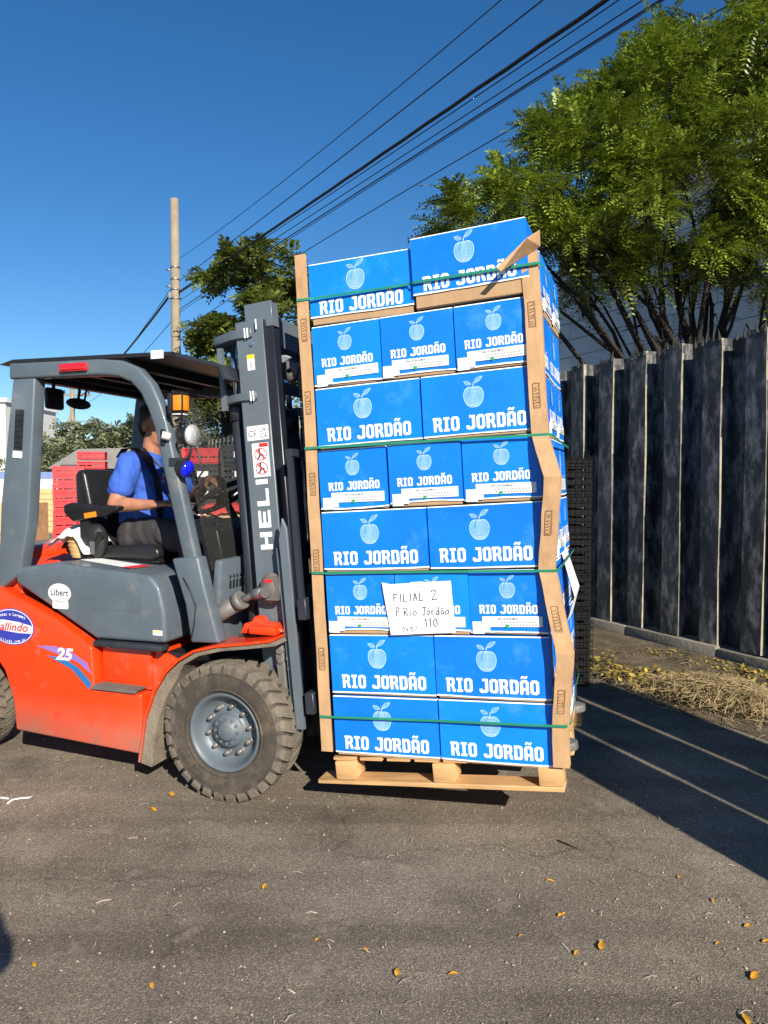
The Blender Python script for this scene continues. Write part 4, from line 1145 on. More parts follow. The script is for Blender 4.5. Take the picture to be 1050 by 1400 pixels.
# ---- mast (leaning back)
MT = Matrix.Translation((.25, 0, .35)) @ Matrix.Rotation(-R(4.9), 4, 'Y')
mast = thing('mast', None, None, (0, 0, 0)); mast.parent = fl; mast.matrix_local = MT
def channel(mb, x0, x1, yo, s, dep, t, z0, z1):
    """C section with its web at yo, opening towards the middle"""
    def ys(a, c): return sorted((s * a, s * c))
    mb.box(x0, x1, *ys(yo, yo - t), z0, z1)
    mb.box(x0, x0 + t, *ys(yo - t, yo - dep), z0, z1)
    mb.box(x1 - t, x1, *ys(yo - t, yo - dep), z0, z1)
for s_ in (-1, 1):
    b = MB(); channel(b, -.115, .037, .385, s_, .075, .016, -.05, 1.965)
    o = b.obj('outer_rail', 'mast_paint', mast, bevel=.004, seg=1)
    if s_ < 0:
        rail = o
    b = MB(); channel(b, -.075, .075, .352, s_, .07, .014, -.02, 1.93); ir = b.obj('inner_rail', 'rail_black', mast, bevel=.004, seg=1)
    b = MB(); channel(b, -.075, .075, .352, s_, .07, .014, 1.932, 2.055); b.obj('rail_head', 'mast_paint', ir, bevel=.003, seg=1)
    b = MB(); b.box(.0372, .0392, *sorted((s_ * .312, s_ * .378)), -.04, 1.955); b.obj('dark_face', 'rail_black', o)  # near-black sheet over the front of the outer rail
    b = MB(); b.cyl((-.19, s_ * .29, -.02), (-.19, s_ * .29, 1.55), .036, 16); b.cyl((-.19, s_ * .29, 1.5), (-.19, s_ * .29, 1.6), .043, 16); lc = b.obj('lift_cylinder', 'dark_paint', mast)
    b = MB(); b.cyl((-.19, s_ * .29, 1.6), (-.19, s_ * .29, 1.9), .016, 14); b.obj('piston_rod', 'chrome', lc)
    b = MB(); b.box(-.235, -.21, s_ * .36 - .012, s_ * .36 + .012, 1.55, 1.86); b.obj('guide_bar', 'mast_paint', mast)
    b = MB(); b.tube([(-.135, s_ * .33, 1.62), (-.14, s_ * .335, 1.2), (-.145, s_ * .33, .6), (-.13, s_ * .33, .25)], .011, 8); b.tube([(-.15, s_ * .30, 1.58), (-.16, s_ * .30, 1.2), (-.16, s_ * .29, .3)], .009, 8); b.obj('hydraulic_hose', 'cable_black', mast)
    b = MB(); M = Matrix.Translation((.075, s_ * .2, 1.73)) @ Matrix.Rotation(R(90), 4, 'X'); b.lathe([(.012, -.02), (.05, -.02), (.05, -.012), (.042, -.008), (.042, .008), (.05, .012), (.05, .02), (.012, .02)], 22, 0, M); b.obj('chain_sheave', 'worn_steel', mast)
    b = MB()
    for k in range(54):
        for q in (-.008, 0, .008): b.box(.118, .132, s_ * .2 + q - .0025, s_ * .2 + q + .0025, .2 + k * .028, .222 + k * .028)
    tag(b.obj('lift_chain', 'worn_steel', mast), kind='stuff')
# bowed cross members at the back of the rails, and straight ones
def bow(zc, back, th, mb, ins=.0):
    P = [(-.02, -.40), (-.10, -.40), (-.16, -.385), (-back, -.33), (-back - .012, -.28), (-back - .012, .28), (-back, .33), (-.16, .385), (-.10, .40), (-.02, .40), (-.02, .386), (-.117, .386), (-.117, .30), (-back + .06, .25), (-back + .06, -.25), (-.117, -.30), (-.117, -.386), (-.02, -.386)]
    mb.prism(P, zc - th / 2, zc + th / 2, 'xy')
b = MB(); bow(1.905, .275, .045, b); b.obj('cross_member', 'mast_paint', mast, bevel=.004, seg=1)
b = MB(); bow(1.60, .25, .04, b); b.obj('cross_member', 'mast_paint', mast, bevel=.004, seg=1)
b = MB(); b.box(-.02, .05, -.27, .27, 1.85, 2.0); b.obj('inner_cross_member', 'mast_paint', mast, bevel=.004, seg=1)
for bx_ in ((-.06, .0, -.27, .27, .15, .3), (-.11, -.03, -.30, .30, -.05, .08), (-.16, -.118, -.3, .3, .75, .85)):
    b = MB(); b.box(*bx_); b.obj('cross_member', 'dark_paint', mast)
b = MB()
for x, z in ((-.04, 1.905), (-.055, 1.905), (-.035, 1.60), (-.05, 1.60), (.01, 1.94)): b.box(x - .003, x + .003, -.4035, -.4005, z - .026, z + .022)
b.obj('weld_mark', 'white_print', mast)
# lettering and stickers on the near rail
b = MB(); yy = -.3868
def block_letters(mb, s_, x0, z0, h, w, gap):
    """letters turned a quarter: they read upwards along the rail; u runs up, v runs back"""
    G = {'H': [[(0, 0), (.28, 0), (.28, .38), (.72, .38), (.72, 0), (1, 0), (1, 1), (.72, 1), (.72, .62), (.28, .62), (.28, 1), (0, 1)]],
         'E': [[(0, 0), (1, 0), (1, .22), (.28, .22), (.28, .39), (.92, .39), (.92, .61), (.28, .61), (.28, .78), (1, .78), (1, 1), (0, 1)]],
         'L': [[(0, 0), (1, 0), (1, .24), (.28, .24), (.28, 1), (0, 1)]], 'I': [[(0, 0), (.28, 0), (.28, 1), (0, 1)]]}
    z = z0
    for ch in s_:
        # letter's right -> up the rail (+z); letter's up -> towards the rear (-x)
        mb.flat([[(u * w, v * h) for u, v in lp] for lp in G[ch]], (x0, yy, z), (0, 0, 1), (-1, 0, 0))
        z += (w * .28 if ch == 'I' else w) + gap
block_letters(b, 'HELI', -.004, .852, .066, .084, .022)
b.obj('lettering', 'white_print', rail)
b = MB(); b.box(-.095, .022, -.3868, -.3858, 1.385, 1.455, 0)
put_text(b, 'CE', (-.065, -.388, 1.405), X3, Z3, .03, 1); put_text(b, 'UK', (-.005, -.388, 1.423), X3, Z3, .022, 1); put_text(b, 'CA', (-.005, -.388, 1.394), X3, Z3, .022, 1); b.obj('conformity_sticker', ['label_white', 'ink'], rail)
b = MB(); b.box(-.075, .015, -.3868, -.3858, 1.205, 1.37, 0); b.box(-.035, .013, -.3878, -.3869, 1.35, 1.368, 1)
for zc in (1.315, 1.247):
    ring = oval(.034, .031, 22); b.flat([ring, list(reversed([(u * .86, v * .86) for u, v in ring]))], (-.03, -.3876, zc), X3, Z3, 1)
    b.stroke([(-.008, .02), (-.004, .006), (-.006, -.008), (-.016, -.022)], .009, (-.03, -.3872, zc), X3, Z3, 2); b.stroke([(-.004, .004), (.012, -.004), (.014, -.02)], .007, (-.03, -.3872, zc), X3, Z3, 2); b.flat([oval(.006, .006, 10)], (-.036, -.3873, zc + .022), X3, Z3, 2)
    b.stroke([(-.023, .022), (.023, -.022)], .006, (-.03, -.3881, zc), X3, Z3, 1)
b.obj('hazard_sticker', ['label_white', 'sticker_red', 'ink'], rail)
b = MB(); b.box(-.062, -.022, -.3868, -.3858, 1.725, 1.80, 0); b.box(-.062, -.022, -.3876, -.3869, 1.78, 1.80, 1); b.box(-.046, -.038, -.3876, -.3869, 1.735, 1.77, 2); b.obj('caution_sticker', ['label_white', 'sticker_yellow', 'ink_grey'], rail)
b = MB(); b.cyl((-.03, -.392, 1.85), (-.03, -.385, 1.85), .010, 10); b.obj('rail_bolt', 'chrome', rail)
# tilt cylinders
for s_ in (-1, 1):
    b = MB(); p0 = Vector((-.22, s_ * .43, .80)); p1 = Vector((.015, s_ * .43, .945)); p2 = Vector((.15, s_ * .43, 1.0))
    b.cyl(p0, p1, .040, 18); b.cyl(p1 - (p1 - p0) * .1, p1 + (p1 - p0).normalized() * .015, .046, 18)
    tc_ = b.obj('tilt_cylinder', 'worn_steel', fl)
    b = MB(); b.cyl(p1, p2, .018, 12); b.cyl(p2 - (p2 - p1) * .45, p2, .028, 10); b.obj('piston_rod', 'steel', tc_)
    b = MB(); b.ball((.185, s_ * .43, 1.015), (.06, .038, .075), n=14); b.box(.17, .235, *sorted((s_ * .385, s_ * .46)), .96, 1.075); b.cyl((.175, s_ * .475, 1.0), (.175, s_ * .39, 1.0), .028, 12); b.obj('trunnion', 'worn_steel', tc_, smooth_angle=45)
b = MB(); b.box(.165, .205, -.466, -.461, 1.045, 1.06); b.obj('trunnion_tag', 'sticker_red', fl)
# carriage, backrest and forks
car = thing('carriage', None, None, (0, 0, 0)); car.parent = fl; car.matrix_local = MT
b = MB()
for z in (.08, .52): b.box(.155, .20, -.5, .5, z, z + .10)
for y in (-.24, .24): b.box(.09, .155, y - .02, y + .02, .06, .66)
b.obj('carriage_bars', 'dark_paint', car, bevel=.004, seg=1)
b = MB(); b.box(.16, .195, -.5, .5, 1.28, 1.315)
for y in (-.49, -.25, 0, .25, .49): b.box(.165, .19, y - .012, y + .012, .62, 1.28)
b.obj('load_backrest', 'dark_paint', car)
b = MB(); b.prism([(.085, .0), (.13, .0), (.12, .95), (.10, 1.0), (.075, .9)], -.475, -.455); b.obj('hose_guard', 'mast_paint', car, bevel=.003, seg=1)
b = MB(); b.prism([(.055, .05), (.075, .05), (.062, .80), (.042, .86)], -.445, -.43); b.cyl((.06, -.448, .33), (.06, -.44, .33), .012, 8); b.cyl((.062, -.448, .28), (.062, -.44, .28), .012, 8); b.obj('guide_strip', 'mast_paint', car)
b = MB(); b.prism([(.0, -.02), (.035, -.02), (.03, .40), (-.012, .40)], -.44, -.415); b.cyl((.015, -.45, .37), (.015, -.41, .37), .02, 10); b.cyl((.015, -.45, .32), (.015, -.41, .32), .016, 10); b.obj('side_bar', 'worn_steel', car, bevel=.003, seg=1)
FT = Matrix.Translation((.5, 0, .245)) @ Matrix.Rotation(-R(6.3), 4, 'Y')
for yc, tip in ((-.262, 1.113), (.312, 1.103)):
    b = MB(); w = .06
    pts = [(-.03, -w), (tip - .09, -w), (tip - .035, -w * .82), (tip - .008, -w * .45), (tip, 0), (tip - .008, w * .45), (tip - .035, w * .82), (tip - .09, w), (-.03, w)]
    b.prism([(u, v + yc) for u, v in pts], -.018, .018, 'xy')
    b.box(-.07, -.03, yc - w, yc + w, -.02, .62)
    o = b.obj('fork', 'worn_steel', car, bevel=.005); o.matrix_parent_inverse = Matrix.Identity(4); o.matrix_local = MT.inverted() @ FT
# ================================================================== PEOPLE
def capsule(mb, a, b_, ra, rb, n=12, sq=(1, 1)):
    a, b_ = Vector(a), Vector(b_)
    mb.tube([a, a.lerp(b_, .5), b_], [ra, (ra + rb) / 2, rb], n)
    mb.ball(a, ra, n=n); mb.ball(b_, rb, n=n)
def head_mesh(mb, c, yaw=0.0, pitch=0.0, k=1.0):
    """head looking along +x: skull, jaw, brow, nose, mouth, ears"""
    M = Matrix.Translation(Vector(c)) @ Matrix.Rotation(yaw, 4, 'Z') @ Matrix.Rotation(pitch, 4, 'Y') @ Matrix.Scale(k, 4)
    mb.ball((-.012, 0, .035), (.098, .078, .092), n=20, M=M)
    mb.ball((.022, 0, -.03), (.072, .062, .085), n=18, M=M)
    mb.ball((.062, 0, -.093), (.026, .03, .022), n=12, M=M)
    mb.ball((.02, 0, -.07), (.06, .056, .045), n=14, M=M)
    for s_ in (-1, 1):
        mb.ball((.072, s_ * .032, .022), (.018, .026, .012), n=10, M=M)
        mb.ball((.062, s_ * .042, -.018), (.022, .02, .022), n=10, M=M)
        mb.ball((-.008, s_ * .080, -.005), (.02, .009, .034), n=10, M=M)
    mb.tube([(.086, 0, .015), (.100, 0, -.012), (.112, 0, -.032), (.095, 0, -.042)], [.009, .012, .015, .010], 10, 0, M)
    for s_ in (-1, 1): mb.ball((.096, s_ * .011, -.036), (.011, .009, .009), n=8, M=M)
    mb.ball((.088, 0, -.060), (.013, .024, .008), n=10, M=M); mb.ball((.086, 0, -.073), (.013, .022, .009), n=10, M=M)
    return M
def hand_mesh(mb, wrist, d, palm_n, curl, side, k=1.0):
    """palm, four unequal bent fingers and a thumb; d points along the hand, palm_n out of the palm"""
    w = Vector(wrist); d = Vector(d).normalized(); pn = Vector(palm_n); pn = (pn - d * pn.dot(d)).normalized(); sd = d.cross(pn) * side
    c = w + d * .05 * k
    for t_ in (-.028, -.009, .010, .028): capsule(mb, w + sd * t_ * .7 * k + d * .01, w + d * .088 * k + sd * t_ * k, .016 * k, .0125 * k, 8)
    for t_, ln in ((-.030, .068), (-.010, .082), (.010, .077), (.029, .06)):
        p = w + d * .09 * k + sd * t_ * k; q = d.copy()
        ax = sd
        a = 0
        r_ = .0095
        for j, f in enumerate((.45, .32, .25)):
            a += curl * (.55, .8, .6)[j]
            dd = d * cos(a) + pn * sin(a)
            e = p + dd * ln * f * k
            capsule(mb, p, e, r_ * k, (r_ - .0008) * k, 8); p = e; r_ -= .0008
    tb = w + d * .028 * k - sd * .03 * k
    m_ = tb + (d * .6 - sd * .65 + pn * .35).normalized() * .038 * k
    e = m_ + (d * .9 - sd * .05 + pn * (.2 + .4 * curl)).normalized() * .032 * k
    capsule(mb, tb, m_, .013 * k, .011 * k, 8); capsule(mb, m_, e, .011 * k, .009 * k, 8)
def fuse(mb, name, m, voxel, it, parent, smooth_f=.5):
    """grow one continuous skin over overlapping volumes"""
    o = mb.obj(name, m)
    md = o.modifiers.new('skin', 'REMESH'); md.mode = 'VOXEL'; md.voxel_size = voxel; md.use_smooth_shade = True
    sm = o.modifiers.new('soft', 'SMOOTH'); sm.factor = smooth_f; sm.iterations = it
    dg = bpy.context.evaluated_depsgraph_get(); dg.update()
    me = bpy.data.meshes.new_from_object(o.evaluated_get(dg)); me.name = name
    if not me.materials: me.materials.append(MATS[m])
    bpy.data.objects.remove(o)
    me.polygons.foreach_set('use_smooth', [True] * len(me.polygons))
    return link(name, me, parent)
def crease(o, amp, f=(9, 9, 5), seed=0.0):
    """cloth folds: push the surface in and out along its normal"""
    me = o.data; nn = [v.normal.copy() for v in me.vertices]
    for v, n_ in zip(me.vertices, nn):
        p = v.co
        q = noise.noise((p.x * f[0] + seed, p.y * f[1], p.z * f[2] + p.x * 6)) + .5 * noise.noise((p.x * 22 + p.z * 14, p.y * 20, p.z * 9 - p.x * 10 + seed))
        v.co = p + n_ * (amp * (abs(q) * 2 - .6))
    me.update()
def face_bits(M, parent, eyes=True):
    b = MB()
    for s_ in (-1, 1):
        b.ball((.071, s_ * .032, .004), .0125, 0, n=10, M=M); b.ball((.0775, s_ * .032, .004), .0068, 1, n=8, M=M)
    b.obj('eyes', ['eye_white', 'eye_dark'], parent)
    b = MB()
    for s_ in (-1, 1): b.tube([(.083, s_ * .014, .028), (.086, s_ * .032, .034), (.074, s_ * .052, .028)], [.003, .0045, .002], 6, 0, M)
    b.obj('eyebrows', 'hair', parent)
    b = MB(); b.tube([(.088, -.022, -.066), (.0995, 0, -.066), (.088, .022, -.066)], [.002, .005, .002], 6, 0, M); b.obj('lips', 'skin_lips', parent)

# ---- the driver, seated, looking ahead
dr = thing('person', 'driver in a blue t-shirt and dark trousers seated at the forklift wheel', 'person', ROOT, -R(19.5))
hip = Vector((-.85, 0, 1.235)); chest = Vector((-.845, 0, 1.54)); neck = Vector((-.82, 0, 1.70)); head = Vector((-.785, 0, 1.84))
ys_ = .175
shR, shL = Vector((-.83, -ys_, 1.63)), Vector((-.80, ys_, 1.63))
elR, waR = Vector((-.865, -.255, 1.40)), Vector((-.64, -.24, 1.40))
elL, waL = Vector((-.72, .285, 1.44)), Vector((-.50, .10, 1.535))
B_ = MB()
capsule(B_, hip, chest, .10, .105); capsule(B_, chest, neck, .09, .055); capsule(B_, shR, shL, .058, .058)
capsule(B_, neck - Vector((0, 0, .03)), head - Vector((.01, 0, .05)), .058, .055)
HM = head_mesh(B_, head, -.12, .1)
for sh_, el, wa in ((shR, elR, waR), (shL, elL, waL)):
    capsule(B_, sh_, el, .055, .045); capsule(B_, el, wa, .046, .028)
for s_ in (-1, 1):
    kn = Vector((-.46, s_ * .14, 1.235)); an = Vector((-.36, s_ * .14, .80))
    capsule(B_, hip + Vector((0, s_ * .09, 0)), kn, .085, .06); capsule(B_, kn, an, .055, .036)
hand_mesh(B_, waR, (1, .25, .12), (0, .2, -1), .55, -1)
hand_mesh(B_, waL, (.75, -.5, .05), (.35, .3, -.9), .75, 1)
body = fuse(B_, 'body', 'skin', .0062, 3, dr)
face_bits(HM, dr)
b = MB(); b.ball((-.026, 0, .052), (.094, .083, .088), n=20, M=HM); b.ball((-.055, 0, .0), (.058, .076, .075), n=16, M=HM); fuse(b, 'hair', 'hair', .008, 2, dr)
b = MB()
capsule(b, hip + Vector((-.01, 0, -.03)), hip + Vector((-.005, 0, .1)), .145, .15, 16); capsule(b, hip + Vector((0, 0, .1)), chest, .15, .145, 16)
capsule(b, hip + Vector((.045, 0, .02)), chest + Vector((.02, 0, -.06)), .135, .12, 16)
for s_ in (-1, 1): capsule(b, chest + Vector((0, s_ * .07, 0)), Vector((-.835, s_ * .10, 1.635)), .115, .068)
capsule(b, shR, shL, .070, .070)
capsule(b, shR, shR.lerp(elR, .6), .070, .074); capsule(b, shL, shL.lerp(elL, .65), .070, .074)
capsule(b, hip + Vector((-.05, -.115, -.05)), hip + Vector((.07, -.12, .02)), .055, .05)
sh_o = fuse(b, 't_shirt', 'shirt_blue', .009, 3, dr)
crease(sh_o, .010)
b = MB(); b.tube([(-.765, -.085, 1.67), (-.725, -.045, 1.61), (-.71, 0, 1.585), (-.725, .045, 1.61), (-.765, .085, 1.67)], .007, 6); b.obj('neckline', 'shirt_dark', sh_o)
b = MB(); b.flat([oval(.032, .03, 20)], (-.672, -.09, 1.545), (.35, -.94, -.05), (.12, 0, .99), 0); b.flat([oval(.026, .012, 16)], (-.6705, -.0905, 1.543), (.35, -.94, -.05), (.12, 0, .99), 1); b.obj('chest_badge', ['label_white', 'sticker_red'], dr)
b = MB()
capsule(b, hip + Vector((0, -.07, -.02)), hip + Vector((0, .07, -.02)), .135, .135)
for s_ in (-1, 1):
    kn = Vector((-.46, s_ * .14, 1.235)); an = Vector((-.37, s_ * .14, .86))
    capsule(b, hip + Vector((.02, s_ * .09, -.01)), kn, .108, .085); capsule(b, kn, an, .084, .07)
crease(fuse(b, 'trousers', 'trousers', .010, 3, dr), .009, seed=4)
for s_ in (-1, 1):
    b = MB(); capsule(b, (-.39, s_ * .14, .735), (-.19, s_ * .15, .712), .05, .042); capsule(b, (-.39, s_ * .14, .73), (-.37, s_ * .14, .80), .048, .045); fuse(b, 'shoe', 'black_vinyl', .009, 2, dr)
# dark strip laid over the near shoulder
b = MB(); path = [(-.94, -.13, 1.66), (-.90, -.13, 1.71), (-.83, -.13, 1.715), (-.75, -.125, 1.65), (-.705, -.115, 1.56), (-.685, -.11, 1.45), (-.68, -.11, 1.31)]
vs = []
for p in path:
    vs += [(p[0] - .004, p[1] - .024, p[2]), (p[0] + .004, p[1] + .024, p[2])]
b.add(vs, [(2 * i, 2 * i + 2, 2 * i + 3, 2 * i + 1) for i in range(len(path) - 1)], 0, None, True)
b.obj('shoulder_strip', 'strip_dark', dr)

# cloth bag and basket behind the seat
bs = thing('wicker_basket', 'small tan basket standing on the grey hood behind the seat', 'basket', ROOT + HD * -1.12 + AW * -.20 + Vector((0, 0, 1.10)), -R(19.5))
b = MB(); b.lathe([(.075, 0), (.09, .05), (.10, .12), (.105, .13), (.096, .13), (.085, .06), (.07, .012), (1e-4, .01)], 26); b.obj('basket_body', 'wicker', bs)
b = MB()
for k in range(5): b.lathe([(.078 + .006 * k, .012 + k * .024), (.084 + .006 * k, .018 + k * .024), (.08 + .0065 * k, .026 + k * .024)], 26)
b.obj('woven_band', 'wicker', bs)
cl = MB(); n_ = 22; vs = []
for j in range(n_ + 1):
    for i in range(n_ + 1):
        u = -.17 + .34 * i / n_; w = -.12 + .24 * j / n_
        r_ = sqrt((u / .15) ** 2 + (w / .12) ** 2)
        z = .185 - .075 * min(1.6, r_) ** 2 + .03 * noise.noise((u * 12, w * 12, 3)) + .018 * noise.noise((u * 30, w * 30, 1))
        vs.append((u, w, max(z, .03)))
cl.add(vs, [(j * (n_ + 1) + i, j * (n_ + 1) + i + 1, (j + 1) * (n_ + 1) + i + 1, (j + 1) * (n_ + 1) + i) for j in range(n_) for i in range(n_)], 0, None, True)
o = cl.obj('white_cloth', 'cloth_white'); o.location = bs.location + Vector((-.02, 0, 0)); o.rotation_euler.z = -R(25); tag(o, 'crumpled white cloth draped over the basket behind the seat', 'cloth')
b = MB(); vs = []
M = Matrix.Rotation(-R(25), 4, 'Z')
b.prism([(-.20, .03), (-.10, .17), (.05, .21), (.10, .20), (.0, .14), (-.08, .07)], -.06, .10, 'xz'); o = b.obj('dark_bag', 'black_vinyl', None, bevel=.012); o.location = bs.location + AW * .10 + HD * -.03; o.rotation_euler.z = -R(19.5); tag(o, 'dark bag flap behind the white cloth on the hood', 'bag')

# ---- the unseen photographer whose shadow falls on the asphalt at the lower left
ph = thing('person', 'unseen photographer standing in dark clothes whose shadow falls on the asphalt at the lower left', 'person', (-.57, -.14, 0), R(90)); ph.scale = (1.06, 1.06, 1.06)
B_ = MB()
capsule(B_, (0, 0, .98), (0, 0, 1.32), .12, .14); capsule(B_, (0, 0, 1.3), (0, 0, 1.48), .11, .06); capsule(B_, (0, -.17, 1.4), (0, .17, 1.4), .065, .065); capsule(B_, (0, 0, 1.45), (.01, 0, 1.58), .056, .054)
HM2 = head_mesh(B_, (.015, 0, 1.63), 0, .05)
for s_ in (-1, 1):
    el, wa = (.06, s_ * .32, 1.31), (.22, s_ * .14, 1.48)
    capsule(B_, (0, s_ * .20, 1.39), el, .05, .042); capsule(B_, el, wa, .042, .027)
    capsule(B_, (0, s_ * .09, .95), (.01, s_ * .10, .5), .085, .058); capsule(B_, (.01, s_ * .10, .5), (-.02, s_ * .10, .09), .055, .036)
    hand_mesh(B_, wa, (.25, -s_ * .35, .9), (.1, -s_, -.2), .7, s_)
fuse(B_, 'body', 'skin', .0085, 3, ph); face_bits(HM2, ph)
b = MB(); b.ball((-.026, 0, .052), (.094, .083, .088), n=18, M=HM2); fuse(b, 'hair', 'hair', .01, 2, ph)
b = MB(); capsule(b, (0, -.04, .95), (0, -.05, 1.34), .145, .15); capsule(b, (0, .04, .95), (0, .05, 1.34), .145, .15); capsule(b, (0, -.18, 1.4), (0, .18, 1.4), .078, .078)
for s_ in (-1, 1): capsule(b, (0, s_ * .20, 1.39), (.045, s_ * .295, 1.33), .075, .07)
fuse(b, 'dark_shirt', 'shirt_dark', .012, 3, ph)
b = MB()
for s_ in (-1, 1): capsule(b, (0, s_ * .08, .95), (.01, s_ * .10, .5), .112, .085); capsule(b, (.01, s_ * .10, .5), (-.02, s_ * .10, .10), .085, .068)
fuse(b, 'trousers', 'trousers', .012, 3, ph)
for s_ in (-1, 1):
    b = MB(); capsule(b, (-.03, s_ * .10, .045), (.16, s_ * .11, .04), .045, .04); fuse(b, 'shoe', 'black_vinyl', .011, 2, ph)
# ================================================================== THE LOAD
TILT = R(3.5)
ex = HD * cos(TILT) + Vector((0, 0, 1)) * sin(TILT)
ez = -HD * sin(TILT) + Vector((0, 0, 1)) * cos(TILT)
OB = Vector((.7187, 2.98, .3288))
ST = Matrix(((ex.x, AW.x, ez.x, OB.x), (ex.y, AW.y, ez.y, OB.y), (ex.z, AW.z, ez.z, OB.z), (0, 0, 0, 1)))

# block lettering drawn as outlines on a 7-high grid
O_ = [[(0, 1), (0, 6), (1, 7), (3.2, 7), (4.2, 6), (4.2, 1), (3.2, 0), (1, 0)], [(1.45, 1.6), (1.75, 1.3), (2.45, 1.3), (2.75, 1.6), (2.75, 5.4), (2.45, 5.7), (1.75, 5.7), (1.45, 5.4)]]
GLY = {
    'R': (4.3, [[(-.35, 7), (3.2, 7), (4.1, 6.2), (4.1, 3.9), (3.5, 3.2), (4.3, 1.1), (4.3, 0), (3.0, 0), (2.2, 2.7), (1.5, 2.7), (1.5, 0), (0, 0), (0, 5.8), (-.35, 5.8)], [(1.5, 3.9), (2.4, 3.9), (2.65, 4.2), (2.65, 5.5), (2.4, 5.8), (1.5, 5.8)]]),
    'I': (3.1, [[(0, 7), (3.1, 7), (3.1, 5.8), (2.3, 5.8), (2.3, 1.2), (3.1, 1.2), (3.1, 0), (0, 0), (0, 1.2), (.8, 1.2), (.8, 5.8), (0, 5.8)]]),
    'O': (4.2, O_),
    'J': (4.1, [[(1.3, 7), (4.1, 7), (4.1, .9), (3.2, 0), (.5, 0), (-.3, .8), (-.3, 2.0), (1.2, 2.0), (1.5, 1.3), (2.3, 1.3), (2.6, 1.6), (2.6, 5.8), (1.3, 5.8)]]),
    'D': (4.2, [[(0, 7), (3.2, 7), (4.2, 6), (4.2, 1), (3.2, 0), (0, 0)], [(1.5, 1.3), (2.45, 1.3), (2.75, 1.6), (2.75, 5.4), (2.45, 5.7), (1.5, 5.7)]]),
    'A': (4.2, [[(0, 0), (0, 6), (1, 7), (3.2, 7), (4.2, 6), (4.2, 0), (2.75, 0), (2.75, 1.9), (1.45, 1.9), (1.45, 0)], [(1.45, 3.2), (2.75, 3.2), (2.75, 5.4), (2.45, 5.7), (1.75, 5.7), (1.45, 5.4)]]),
}
TILDE = [[(.5, 7.6), (.5, 8.3), (1.1, 9.0), (1.8, 9.0), (2.5, 8.5), (2.8, 8.5), (2.9, 9.0), (3.7, 9.0), (3.7, 8.3), (3.1, 7.6), (2.4, 7.6), (1.7, 8.1), (1.4, 8.1), (1.3, 7.6)]]
def words_print(mb, cx, y0, h, y, m=0, sep=.75):
    """RIO JORDAO with its tilde, letters of height h, centred at cx on the face y"""
    k = h / 7; x = 0; items = []
    for ch in 'RIO JORDAO':
        if ch == ' ': x += 3.0; continue
        w, lp = GLY[ch]; items.append((x, lp)); last = x
        x += w + sep
        if ch == 'A': items.append((last, TILDE))
    x -= sep
    for px, lp in items:
        mb.flat([[((px + u - x / 2), w) for u, w in l] for l in lp], (cx, y, y0), (k, 0, 0), (0, 0, k), m)
    return x * k
def apple_print(mb, cx, cy, h, y):
    """engraved-looking apple with two leaves: pale outline, blue body, fine pale hatching"""
    k = h
    def body(s_):
        out = []
        for i in range(36):
            a = 2 * pi * i / 36
            r_ = .335 * (1 + .10 * cos(2 * a + pi) * .3) * (1 - .10 * max(0, sin(a)) ** 8 * 2.2 - .06 * max(0, -sin(a)) ** 12)
            out.append((r_ * cos(a) * (1.0 + .07 * sin(a)) * s_, -.13 + (r_ * 1.08 * sin(a)) * s_))
        return out
    E_ = ((k, 0, 0), (0, 0, k))
    mb.flat([body(1.0), body(.93)], (cx, y, cy), *E_, m=1)
    mb.flat([body(.93)], (cx, y, cy), *E_, m=0)
    for i in range(13):                               # hatching that follows the roundness
        q = -0.85 + 1.7 * i / 12
        pts = [(.30 * q * sqrt(max(0, 1 - (t_ * .98) ** 2)) * 1.0, -.13 + .335 * t_) for t_ in (-.9, -.6, -.3, 0, .3, .6, .85)]
        if i in (2, 3): pts = pts[:3] + pts[3:4]
        mb.stroke(pts, .011 if abs(q) > .4 else .016, (cx, y - .0006, cy), *E_, m=1)
    for sx, s0 in ((-1, (-.05, .25)), (1, (.02, .27))):
        L_ = .27 if sx < 0 else .36; ang = R(158) if sx < 0 else R(35)
        lf = []
        for i in range(9):
            t_ = i / 8; lf.append((t_ * L_, .075 * sin(pi * t_)))
        lf += [(t_ * L_, -.055 * sin(pi * t_)) for t_ in (.875, .75, .625, .5, .375, .25, .125)]
        tr = [(s0[0] + u * cos(ang) - w * sin(ang), s0[1] + u * sin(ang) + w * cos(ang)) for u, w in lf]
        mb.flat([tr], (cx, y, cy), *E_, m=0)
        mb.stroke(tr + tr[:1], .016, (cx, y - .0006, cy), *E_, m=1)
        mb.stroke([tr[0], tr[8]], .014, (cx, y - .0006, cy), *E_, m=1)
    mb.stroke([(0, .18), (.02, .3)], .03, (cx, y - .0006, cy), *E_, m=1)

